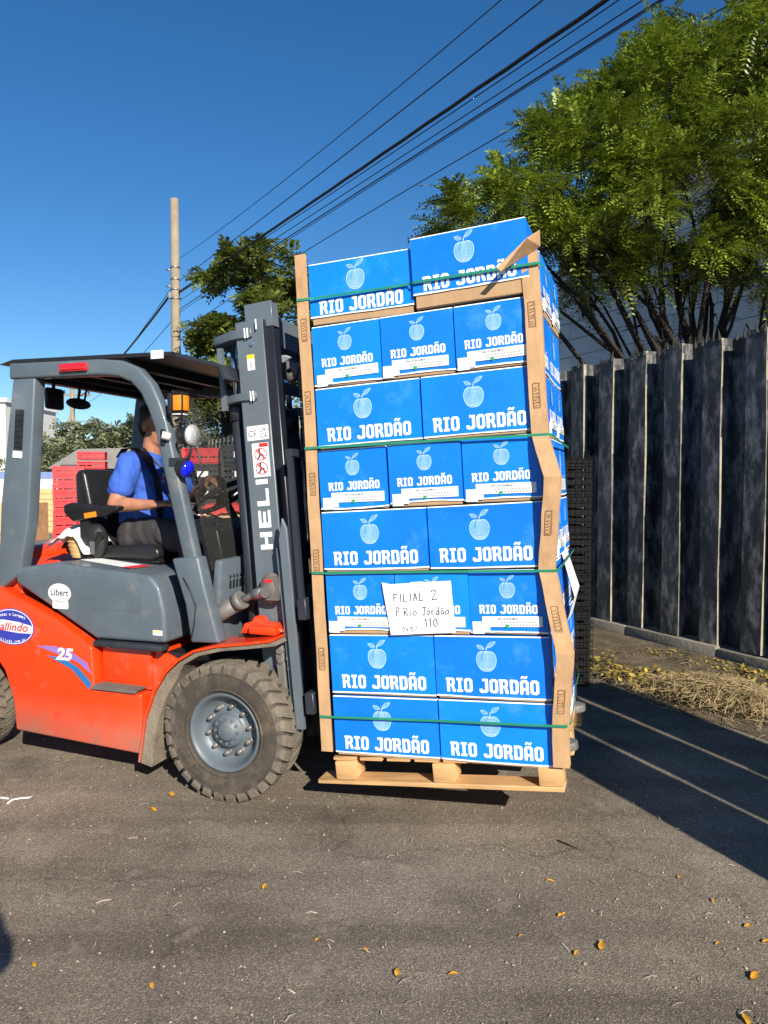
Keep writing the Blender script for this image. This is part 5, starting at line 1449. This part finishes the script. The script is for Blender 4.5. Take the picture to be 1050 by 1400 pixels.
BH = .2805
def face_print(name_w, wide, w):
    """lettering, apple and sticker meshes for a printed face lying on local y=0, looking towards -y"""
    L_, A_, S_ = MB(), MB(), MB()
    if wide:
        words_print(L_, .0, .034, .0605, .0012)
        apple_print(A_, -.018, .19, .134, .0012)
        return L_.mesh('lettering', ['white_print']), A_.mesh('apple_print', ['apple_blue', 'apple_pale']), None
    words_print(L_, .0, .091, .0375, .0012)
    apple_print(A_, -.0, .205, .102, .0012)
    S_.box(-.155, -.105, -.0035, -.001, .014, .066, 0); S_.box(-.105, -.08, -.0037, -.001, .022, .068, 0)
    S_.box(-.112, .142, -.0045, -.0012, .044, .088, 0)
    put_text(S_, 'SÃO JOAQUIM-SC', (.0, -.0052, .074), (1, 0, 0), (0, 0, 1), .0085, 1, bold=.02)
    for r_ in range(2):
        for c in range(12):
            S_.flat([oval(.0046, .0046, 8)], (-.028 + c * .0125 + r_ * .004, -.0049, .063 - r_ * .011), (1, 0, 0), (0, 0, 1), 2)
    for r_ in range(5): S_.box(-.15, -.118, -.0039, -.0034, .056 - r_ * .008, .0575 - r_ * .008, 2)
    S_.flat([oval(.008, .008, 12)], (-.006, -.0056, .047), (1, 0, 0), (0, 0, 1), 3)
    return L_.mesh('lettering', ['white_print']), A_.mesh('apple_print', ['apple_blue', 'apple_pale']), S_.mesh('sticker', ['label_white', 'ink', 'ink_grey', 'green_dot'])
WP, NP = face_print('w', True, .5), face_print('n', False, .333)

def lid_mesh(w, d, seed, h0):
    """telescoping lid open at the bottom with a bowed cut edge, blue outside, white board edge"""
    rr = random.Random(seed)
    m = MB(); t = .004
    nx = 8
    def ring(out, z, bow):
        pts = []
        for sx, (a, c) in enumerate((((-1, -1), (1, -1)), ((1, -1), (1, 1)), ((1, 1), (-1, 1)), ((-1, 1), (-1, -1)))):
            for i in range(nx):
                q = i / nx
                X = (a[0] + (c[0] - a[0]) * q) * (w / 2 - out); Y = (a[1] + (c[1] - a[1]) * q) * (d / 2 - out)
                k = sin(pi * q)
                nx_, ny_ = ((0, -1), (1, 0), (0, 1), (-1, 0))[sx]
                b_ = bow[sx] * k
                pts.append((X + nx_ * b_, Y + ny_ * b_, z + bow[4 + sx] * k + (rr.uniform(-.0012, .0012) if 0 < i < nx and bow[4 + sx] else 0)))
        return pts
    bb = [0.0] * 4 + [rr.uniform(-.005, .006) for _ in range(4)]
    bt = [0, 0, 0, 0, 0, 0, 0, 0]; bmid = [0.0] * 4 + [0] * 4
    r0 = ring(0, h0, bb); r0b = ring(0, h0 + .0065, bb); r1 = ring(.0, BH * .55, bmid); r2 = ring(0, BH - .008, bt); r2b = ring(.0025, BH - .0035, bt); ri = ring(t, h0, bb)
    n = len(r0)
    vs = r0 + r0b + r1 + r2 + r2b + ri
    fs, mi = [], []
    for k in range(n):
        k2 = (k + 1) % n
        fs.append((5 * n + k, 5 * n + k2, k2, k)); mi.append(1)
        fs.append((k, k2, n + k2, n + k)); mi.append(1)
        for lv in (1, 2): fs.append((lv * n + k, lv * n + k2, (lv + 1) * n + k2, (lv + 1) * n + k)); mi.append(0)
        fs.append((3 * n + k, 3 * n + k2, 4 * n + k2, 4 * n + k)); mi.append(1)
    fs.append(tuple(4 * n + k for k in range(n))); mi.append(0)
    for f, q in zip(fs, mi): pass
    o = 0
    m.add(vs, fs, 0); m.m = mi
    return m.mesh('lid', ['blue_card', 'box_white'])
def tray_mesh(w, d):
    m = MB(); m.box(-w / 2 + .006, w / 2 - .006, -d / 2 + .006, d / 2 - .006, .001, BH - .012)
    return m.mesh('tray', ['cardboard'], bevel=.004, seg=1)
W2, W3 = .4995, .333
LID = {k: [lid_mesh(W2 - .006 if k[0] == 'w' else W3 - .006, W3 - .004 if k[0] == 'w' else W2 - .004, 31 * i + (k[0] == 'w') * 7 + k[1], (.007 + .0022 * i, .034)[k[1]]) for i in range(5)] for k in (('w', 0), ('n', 0), ('w', 1))}
TRAY = {'w': tray_mesh(W2 - .004, W3 - .004), 'n': tray_mesh(W3 - .004, W2 - .004)}
LAYER = ['bottom layer', 'second layer up', 'third layer up', 'fourth layer up', 'fifth layer up', 'third layer from the top', 'second layer from the top', 'top layer']
def carton(kind, cx, cy, z, label, yaw=0, roll=0, high=0, printed_front=True, side=False, group='blue apple cartons on the pallet', lift=0):
    M = ST @ Matrix.Translation((cx, cy, z)) @ Matrix.Rotation(yaw, 4, 'Z') @ Matrix.Rotation(roll, 4, 'Y')
    t = thing('apple_carton', label, 'carton', M=M, group=group)
    w, d = (W2, W3) if kind == 'w' else (W3, W2)
    link('tray', TRAY[kind], t)
    o = link('lid', random.choice(LID[(kind, high)]), t); o.location.z = lift
    o.location.x = random.uniform(-.002, .002); o.location.y = 0
    front = WP if kind == 'w' else NP
    sidep = NP if kind == 'w' else WP
    if printed_front:
        for q, me in zip(('lettering', 'apple_print', 'sticker'), front):
            if me:
                c = link(q, me, t); c.location = (random.uniform(-.004, .004), -d / 2 + (-.0005 if q != 'sticker' else .002), lift + (-.008 if q == 'sticker' else 0) + high * .012)
                if q == 'sticker': c.rotation_euler.y = random.uniform(-.02, .02); c.location.x += random.uniform(-.006, .006)
    if side:
        for q, me in zip(('lettering', 'apple_print', 'sticker'), sidep):
            if me:
                c = link(q, me, t); c.rotation_euler.z = pi / 2; c.location = (w / 2 + (.0005 if q != 'sticker' else -.003), random.uniform(-.004, .004), lift)
    return t
random.seed(5)
for L_ in range(8):
    z = L_ * BH
    three = L_ in (2, 4, 6)
    ln = LAYER[L_]
    if three:
        for i, pos in enumerate(('left', 'middle', 'right')):
            lab = f'stickered blue apple carton, {pos} one of three, in the {ln}'
            if L_ == 2 and i == 1: lab = 'blue apple carton half covered by the taped white paper note'
            carton('n', -1 + W3 * (i + .5), W2 / 2 + random.uniform(-.007, .007), z, lab, random.uniform(-.013, .013), random.uniform(-.006, .006), side=(i == 2))
        carton('n', -W3 / 2 + random.uniform(-.006, .008), W2 * 1.5, z, f'rear blue apple carton on the right side of the {ln}', random.uniform(-.01, .01), 0, 0, False, True)
    else:
        top = L_ == 7
        for i, pos in enumerate(('left', 'right')):
            rl = random.uniform(-.004, .004)
            if top: rl = (.012, -.012)[i]
            lab = f'large-lettered blue apple carton, {pos} one of two, in the {ln}'
            carton('w', -1 + W2 * (i + .5) - (.0 if top else .0), W3 / 2 + (random.uniform(-.006, .004) if not top else (.004, -.018)[i]), z + (.0, .006)[i] * top, lab, random.uniform(-.011, .011), rl, 1 if top else 0, side=(i == 1), lift=(0, .026)[i] if top else 0)
        for k in (1, 2):
            carton('w', -W2 / 2 + random.uniform(-.006, .01), W3 * (k + .5), z, f'{("mid-side", "rearmost")[k - 1]} blue apple carton on the right side of the {ln}', random.uniform(-.012, .012), 0, 1 if top else 0, False, True)

# torn white flap standing off the side of the third layer
b = MB(); b.add([(0, .55, .86), (0, .80, .86), (.055, .80, .66), (.05, .56, .64), (.012, .8, .52), (.01, .56, .52)], [(0, 1, 2, 3), (3, 2, 4, 5), (3, 2, 1, 0), (5, 4, 2, 3)])
o = b.obj('torn_flap', 'box_white'); o.matrix_world = ST @ Matrix.Translation((.002, 0, 0)); tag(o, 'torn white carton flap sticking out at the side of the load', 'flap')

# ---------------------------------------------------------------- cardboard corner strips
def corner_strip(label, pts, wid, out, mark_at, sgn):
    """angle strip: front flange along pts (x, z, stand-off), side flange folded back"""
    rj = random.Random(len(pts)); P2_ = []
    for (x0, z0, o0), (x1, z1, o1) in zip(pts[:-1], pts[1:]):
        for q in range(5):
            k_ = q / 5; e_ = 0 if q == 0 else 1
            P2_.append((x0 + (x1 - x0) * k_ + e_ * rj.uniform(-.0022, .0022), z0 + (z1 - z0) * k_, o0 + (o1 - o0) * k_ + e_ * rj.uniform(-.001, .003)))
    coarse = pts; pts = P2_ + [pts[-1]]
    b = MB(); t = .004
    for (x0, z0, o0), (x1, z1, o1) in zip(pts[:-1], pts[1:]):
        w0 = w1 = wid
        A = []
        for (x, z, of) in ((x0, z0, o0), (x1, z1, o1)):
            yf = -.008 - of
            A.append([(x - wid / 2, yf, z), (x + wid / 2, yf, z), (x - wid / 2, yf - t, z), (x + wid / 2, yf - t, z),
                      (x + sgn * wid / 2, yf - t, z), (x + sgn * (wid / 2 + t), yf - t, z), (x + sgn * (wid / 2), yf + .045, z), (x + sgn * (wid / 2 + t), yf + .045, z)])
        vs = A[0] + A[1]
        fs = [(2, 3, 11, 10), (1, 0, 8, 9), (0, 2, 10, 8), (3, 1, 9, 11), (4, 5, 13, 12), (5, 7, 15, 13), (7, 6, 14, 15), (6, 4, 12, 14), (10, 11, 9, 8), (2, 0, 1, 3), (12, 13, 15, 14), (4, 6, 7, 5)]
        b.add(vs, fs)
    t_ = thing('corner_strip', label, 'cardboard strip', M=ST.copy())
    b.obj('angle_board', 'strip_card', t_)
    for zc in mark_at:
        for (x0, z0, o0), (x1, z1, o1) in zip(coarse[:-1], coarse[1:]):
            lo, hi = min(z0, z1), max(z0, z1)
            if lo + .06 < zc < hi - .06:
                q = (zc - z0) / (z1 - z0); x = x0 + (x1 - x0) * q; of = o0 + (o1 - o0) * q
                m = MB(); sl = (x1 - x0) / (z1 - z0)
                y = -.008 - of - t - .0045; sy = -(o1 - o0) / (z1 - z0)
                E_ = ((1, 0, 0), (sl, sy, 1))
                m.stroke([(-.013, -.05), (.013, -.05), (.013, .05), (-.013, .05), (-.013, -.05)], .0028, (x, y, zc), *E_)
                for r_ in range(7):
                    zz = -.042 + r_ * .0125
                    m.stroke([(-.008, zz), (random.uniform(-.002, .009), zz + random.uniform(-.004, .004)), (.008, zz + .006)], .003, (x, y, zc), *E_)
                m.obj('printed_mark', 'card_print', t_)
    return t_
corner_strip('straight brown cardboard corner strip on the left edge of the load', [(-1.022, 2.29, 0), (-1.024, 1.4, .001), (-1.03, .8, .002), (-1.034, .02, 0)], .052, 0, (.45, .9, 1.25, 1.62, 1.95), -1)
corner_strip('buckled brown cardboard corner strip zigzagging down the right edge', [(-.004, 2.135, .004), (-.001, 1.77, .006), (-.001, 1.395, .002), (.046, 1.215, .05), (-.002, .84, .002), (.06, .50, .055), (.022, .2, .012), (.016, .02, .006)], .062, 0, (1.88, 1.55, 1.03, .64, .3), 1)
# its torn top, folded out
b = MB(); b.add([(-.05, -.02, 2.10), (.045, -.02, 2.145), (.05, -.055, 2.20), (.0, -.085, 2.165), (-.12, -.11, 2.06), (-.105, -.10, 2.045)], [(0, 1, 2, 3), (0, 3, 4, 5), (3, 2, 1, 0), (5, 4, 3, 0)])
o = b.obj('torn_cardboard', 'strip_card'); o.matrix_world = ST.copy(); tag(o, 'torn folded-out piece of cardboard at the top right of the load', 'cardboard')

# ---------------------------------------------------------------- green straps
def strap(label, pts, w=.0105):
    b = MB(); t = .0016
    for (p, q) in zip(pts[:-1], pts[1:]):
        p, q = Vector(p), Vector(q)
        nrm = (q - p).cross(Vector((0, 0, 1))).normalized() * t
        vs = []
        for c in (p, q):
            vs += [c + Vector((0, 0, -w / 2)), c + Vector((0, 0, w / 2)), c + nrm + Vector((0, 0, -w / 2)), c + nrm + Vector((0, 0, w / 2))]
        b.add(vs, [(0, 1, 5, 4), (2, 6, 7, 3), (1, 3, 7, 5), (0, 4, 6, 2), (0, 2, 3, 1), (4, 5, 7, 6)])
    o = b.obj('packing_strap', 'strap_green'); o.matrix_world = ST.copy()
    return tag(o, label, 'strap', 'green packing straps round the load')
strap('green packing strap across the top layer of cartons', [(-1.06, .9, 2.09), (-1.062, .02, 2.088), (-1.052, -.016, 2.086), (-.995, -.014, 2.085), (-.97, -.007, 2.085), (-.52, -.007, 2.081), (-.495, -.026, 2.08), (-.045, -.029, 2.078), (.034, -.028, 2.078), (.046, .03, 2.078), (.03, .6, 2.07), (.02, .98, 2.07)])
strap('green packing strap at mid height just under the fifth layer', [(-1.06, .9, 1.415), (-1.062, .02, 1.415), (-1.056, -.018, 1.414), (-1.0, -.02, 1.413), (-.5, -.012, 1.402), (-.04, -.016, 1.39), (.033, -.018, 1.388), (.046, .03, 1.388), (.03, .6, 1.38), (.02, .98, 1.38)])
strap('green packing strap above the white paper note', [(-1.06, .9, .845), (-1.062, .02, .845), (-1.058, -.018, .844), (-1.0, -.02, .843), (-.5, -.012, .838), (-.04, -.016, .833), (.034, -.018, .832), (.046, .03, .832), (.03, .6, .83), (.02, .98, .83)])
strap('green packing strap across the bottom layer of cartons', [(-1.06, .9, .182), (-1.066, .02, .182), (-1.06, -.018, .183), (-1.0, -.02, .184), (-.5, -.014, .189), (-.04, -.028, .195), (.05, -.03, .197), (.062, .03, .197), (.03, .6, .19), (.02, .98, .19)])

# ---------------------------------------------------------------- handwritten note
note = thing('paper_note', 'white paper note with handwriting taped on a blue carton', 'note', M=ST @ Matrix.Translation((-.553, -.012, .68)) @ Matrix.Rotation(-.04, 4, 'Y'))
b = MB(); nx, nz = 8, 6; vs = []
for j in range(nz + 1):
    for i in range(nx + 1):
        u = -.152 + .304 * i / nx; w = -.112 + .224 * j / nz
        vs.append((u + .02 * (.5 - j / nz) * (i / nx < .5), -.004 - .0022 * noise.noise((u * 11, w * 11, 2)) - .002 * (j == 0) * (i < 3), w + .01 * (i == 0) * (j == nz)))
fs = [(j * (nx + 1) + i, j * (nx + 1) + i + 1, (j + 1) * (nx + 1) + i + 1, (j + 1) * (nx + 1) + i) for j in range(nz) for i in range(nx)]
b.add(vs, fs, 0, None, True); b.obj('sheet', 'paper', note)
HW = {
    'F': [[(0, 0), (.05, 1)], [(.05, 1), (.6, .95)], [(.03, .5), (.4, .52)]], 'I': [[(.1, 0), (.15, 1)]], 'L': [[(.05, 1), (0, 0), (.5, .03)]], 'A': [[(0, 0), (.3, 1), (.6, 0)], [(.12, .38), (.5, .38)]],
    '2': [[(0, .75), (.1, .97), (.35, 1), (.48, .78), (.35, .5), (0, .02), (.25, .06), (.6, .02)]], 'R': [[(.05, 0), (.05, 1), (.4, .95), (.5, .75), (.38, .55), (.08, .5), (.55, 0)]],
    'i': [[(.1, 0), (.1, .55)], [(.1, .75), (.12, .8)]], 'o': [[(.25, .55), (.05, .4), (.05, .15), (.25, 0), (.45, .15), (.45, .4), (.25, .55)]], 'J': [[(.1, 1), (.7, 1)], [(.42, 1), (.42, .15), (.25, -.02), (.03, .15)]],
    'r': [[(.05, .55), (.08, 0)], [(.08, .35), (.25, .55), (.4, .5)]], 'd': [[(.42, .35), (.2, .5), (.03, .3), (.08, .05), (.3, .03), (.43, .25)], [(.46, 1), (.43, 0)]], 'ã': [[(.42, .4), (.2, .52), (.04, .28), (.1, .04), (.3, .05), (.43, .3), (.45, 0)], [(.05, .75), (.2, .85), (.3, .76), (.45, .86)]],
    '1': [[(.0, .8), (.22, 1), (.2, 0)]], '0': [[(.25, 1), (.05, .75), (.05, .2), (.25, 0), (.48, .2), (.48, .75), (.25, 1)]], '4': [[(.35, 1), (0, .38), (.55, .38)], [(.4, .65), (.36, 0)]], '/': [[(0, -.1), (.3, 1)]], '7': [[(0, .95), (.5, 1), (.2, 0)]], 'P': [[(.05, 0), (.08, 1), (.42, .98), (.5, .7), (.35, .5), (.06, .48)]]}
b = MB()
def hand(s_, x, z, h, adv, w):
    for ch in s_:
        if ch != ' ':
            for st in HW[ch]:
                b.stroke([(x + u * h * .9 + random.uniform(-.0006, .0006), z + v * h + random.uniform(-.0006, .0006)) for u, v in st], w, (0, -.0072, 0), (1, 0, 0), (0, 0, 1))
        x += adv * (.55 if ch in 'i1I/' else 1.0) * h
hand('FILIAL', -.112, .034, .034, .86, .0028); hand('2', .062, .034, .044, .7, .003)
hand('P', -.108, -.028, .036, .85, .0028); hand('Rio', -.07, -.03, .036, .74, .0028); hand('Jordão', .012, -.03, .034, .62, .0027)
hand('110', .02, -.082, .036, 1.0, .003); hand('04/07', -.085, -.1, .022, .72, .0022)
b.obj('handwriting', 'ink', note)
b = MB(); b.box(-.03, .03, -.0085, -.0068, .096, .116); b.obj('tape', 'label_white', note)

# ---------------------------------------------------------------- pallet
pl = thing('wooden_pallet', 'wooden block pallet carried on the forks under the blue cartons', 'pallet', M=ST @ Matrix.Translation((-.96, 0, -.008)) @ Matrix.Rotation(-R(2.5), 4, 'Y') @ Matrix.Translation((.96, 0, 0)))
bl = MB(); bl.box(-.05, .05, 0, .12, -.104, -.02); blm = bl.mesh('block', ['pallet_wood'], bevel=.006)
for x, wx in ((-.96, 1.0), (-.495, .98), (-.034, 1.0)):
    for y in (.005, .44, .875):
        o = link('block', blm, pl); o.location = (x, y, 0); o.scale.x = wx
bd_ = MB(); bd_.box(-1.105, .018, 0, .115, -.126, -.1055); bdm = bd_.mesh('bottom_board', ['pallet_wood'], bevel=.003, seg=1)
for y in (.004, .44, .877): o = link('bottom_board', bdm, pl); o.location = (0, y, 0)
tb = MB(); tb.box(-.055, .055, .014, .99, -.0185, -.002); tbm = tb.mesh('deck_board', ['pallet_wood'], bevel=.003, seg=1)
for k in range(8): o = link('deck_board', tbm, pl); o.location = (-.965 + k * .131, 0, 0)

# ---------------------------------------------------------------- netted black crates by the fence
cr = crate_mesh('net_crate', .57, .42, .278, 4)
pr = MB()
for k in range(16): pr.ball((random.uniform(-.2, .2), random.uniform(-.12, .12), .07 + random.uniform(0, .11)), random.uniform(.035, .05), n=8)
prm = pr.mesh('produce', ['produce'], smooth_angle=80)
NB = Vector((1.225, 5.6, 0)); NR = .05
for k in range(6):
    pos = ('bottom', 'second from the bottom', 'third from the bottom', 'third from the top', 'second from the top', 'topmost')[k]
    t = thing('netted_crate', f'black slatted crate behind the cartons, {pos} of the netted stack', 'crate', NB + Vector((0, 0, .01 + k * .281)), NR, 'black crates netted together by the fence')
    link('slatted_body', cr, t)
    t2 = link('produce', prm, None); t2.location = NB + Vector((0, 0, .02 + k * .281)); t2.rotation_euler.z = k * 1.3
    tag(t2, f'greenish produce inside the netted black crate that is {pos} of its stack', 'produce', 'produce in the netted crates')
b = MB(); q = .045; w_, d_, h_ = .62, .48, 1.72
for s_ in (-1, 1):
    i = -w_ / 2
    while i <= w_ / 2 + .001:
        b.box(i - .0016, i + .0016, s_ * d_ / 2 - .0016, s_ * d_ / 2 + .0016, 0.01, h_); i += q
    i = -d_ / 2
    while i <= d_ / 2 + .001:
        b.box(s_ * w_ / 2 - .0016, s_ * w_ / 2 + .0016, i - .0016, i + .0016, 0.01, h_); i += q
    z = .03
    while z < h_:
        b.box(-w_ / 2, w_ / 2, s_ * d_ / 2 - .0013, s_ * d_ / 2 + .0013, z - .0016, z + .0016)
        b.box(s_ * w_ / 2 - .0013, s_ * w_ / 2 + .0013, -d_ / 2, d_ / 2, z - .0016, z + .0016); z += q
o = b.obj('netting', 'netting'); o.location = NB; o.rotation_euler.z = NR; tag(o, 'black square netting wrapped round the crate stack by the fence', 'netting')
# ================================================================== SMALL THINGS ON THE GROUND
def leaf_mesh(seed):
    rr = random.Random(seed); b = MB(); vs = []; n_ = 7
    for i in range(n_ + 1):
        t_ = i / n_; w = .42 * sin(pi * min(1, t_ * .95 + .03)) ** .8; z = .10 * sin(pi * t_) + rr.uniform(-.03, .03)
        vs += [(-.5 + t_, -w * .5 + rr.uniform(-.04, .04), z + .10 * rr.random()), (-.5 + t_, 0, z - .02), (-.5 + t_, w * .5 + rr.uniform(-.04, .04), z + .14 * rr.random())]
    b.add(vs, [(3 * i + j, 3 * i + j + 1, 3 * i + 4 + j, 3 * i + 3 + j) for i in range(n_) for j in range(2)], 0, None, True)
    b.tube([(-.5, 0, .02), (-.72, .03, .01)], .012, 5)
    return b.mesh('fallen_leaf', ['dry_leaf'])
LM = [leaf_mesh(k) for k in range(5)]
def leaf(px, py, size, label):
    P = R(-2.3); fw = Vector((0, cos(P), sin(P))); up = Vector((0, -sin(P), cos(P)))
    r_ = Vector((1, 0, 0)) * ((px - 525) / 1000) + up * ((700 - py) / 1000) + fw
    p = Vector((0, 0, 1.52)) + r_ * (1.52 / -r_.z)
    o = link('fallen_leaf', random.choice(LM)); o.location = p + Vector((0, 0, .004)); o.scale = (size, size, size); o.rotation_euler.z = random.uniform(0, 6.28)
    return tag(o, label, 'leaf', 'yellow leaves fallen on the asphalt')
for px, py, s_, lab in [(1032, 1337, .052, 'largest yellow leaf, lying by the lower right edge of the asphalt'), (543, 1332, .042, 'bright orange leaf lowest in the middle of the asphalt'), (1020, 1396, .045, 'yellow leaf cut by the bottom edge at the right corner'),
                        (619, 1334, .032, 'orange leaf just right of the lowest middle one'), (500, 1300, .03, 'orange leaf standing alone below the pallet corner'), (768, 1253, .036, 'yellow leaf half way between pallet and bottom edge'),
                        (822, 1296, .05, 'curled pale yellow leaf with a twig-like stalk'), (788, 1305, .028, 'small dark yellow leaf beside the curled pale one'), (1023, 1268, .036, 'yellow leaf above the largest one at the right'),
                        (1047, 1289, .03, 'small yellow leaf at the very right edge'), (975, 1233, .026, 'small yellow leaf below the shadow tip'), (981, 1292, .022, 'tiny yellow leaf left of the right edge ones'), (928, 1201, .024, 'small yellow leaf just outside the long shadow'),
                        (752, 1206, .028, 'small ochre leaf in front of the pallet'), (207, 1349, .03, 'orange leaf alone below the front wheel'), (47, 1321, .03, 'orange leaf next to the dark rounded shadow'), (433, 1287, .024, 'small ochre leaf below the middle of the truck'),
                        (209, 1108, .05, 'dull ochre leaf beside the front tyre'), (60, 1012, .05, 'dull yellow leaf under the side panel'), (234, 1088, .06, 'broad dull leaf close to the front tyre'), (362, 1214, .036, 'greenish dry leaf in front of the tyre'), (712, 1281, .022, 'tiny green leaf on open asphalt')]:
    leaf(px, py, s_, lab)
def scrap(px, py, pts, w, label, m='white_scrap'):
    P = R(-2.3); fw = Vector((0, cos(P), sin(P))); up = Vector((0, -sin(P), cos(P)))
    r_ = Vector((1, 0, 0)) * ((px - 525) / 1000) + up * ((700 - py) / 1000) + fw
    p = Vector((0, 0, 1.52)) + r_ * (1.52 / -r_.z)
    b = MB(); b.tube([(x, y, z + w) for x, y, z in pts], w, 6); o = b.obj('twig' if m != 'white_scrap' else 'paper_scrap', m); o.location = p; return tag(o, label, 'twig' if m != 'white_scrap' else 'scrap')
scrap(2, 1093, [(-.06, 0, 0), (.0, .005, .003), (.035, .0, 0)], .004, 'straight white scrap at the left edge of the asphalt')
scrap(22, 1097, [(-.03, -.02, 0), (-.025, .01, .004), (.01, .022, .006), (.04, .035, .003), (.05, .06, 0)], .004, 'hooked white scrap beside the straight one')
scrap(775, 1156, [(-.03, .04, 0), (.0, .0, .004), (.035, -.03, 0)], .003, 'short dark twig in front of the pallet corner', 'bark')
scrap(395, 1355, [(-.015, .01, 0), (.0, .0, .003), (.02, -.012, 0)], .002, 'pale splinter near the bottom edge', 'litter_pale')
scrap(141, 1233, [(-.02, -.012, 0), (.0, .0, .003), (.025, .012, 0)], .0022, 'pale straw bit below the side panel', 'litter_pale')
scrap(425, 1249, [(-.02, .0, 0), (.0, .004, .003), (.022, .0, 0)], .002, 'pale straw bit in front of the truck', 'litter_pale')

# ================================================================== UNSEEN ROW OF CRATES added to shade the asphalt on the right
blk2 = crate_mesh('crate_black', .56, .38, .30, 3)
solid = MB(); solid.box(-.27, .27, -.18, .18, .015, .27); fillm = solid.mesh('added_crate_fill', ['produce'])
cx_ = 0
SH = Vector((-sin(R(SUN_PSI)), cos(R(SUN_PSI)), 0)); SP = Vector((SH.y, -SH.x, 0))     # along and across the sunlight
for col, (n_, s_, hn) in enumerate([(2.62, .30, 7), (3.05, .22, 7), (3.485, .26, 7)]):
    base = SP * n_ + SH * s_
    rz = atan2(SH.y, SH.x)
    for k in range(hn):
        pos = 'topmost' if k == hn - 1 else ORD[k]
        where = ('nearest the camera side', 'between the two others', 'nearest the fence')[col]
        t = thing('plastic_crate', f'black filled crate, {pos} of the unseen shading stack {where}', 'crate', base + SP * random.uniform(-.009, .009) + Vector((0, 0, k * .302)), rz, 'unseen filled crates added to shade the right side')
        link('slatted_body', blk2, t); o = link('added_crate_fill', fillm, t)
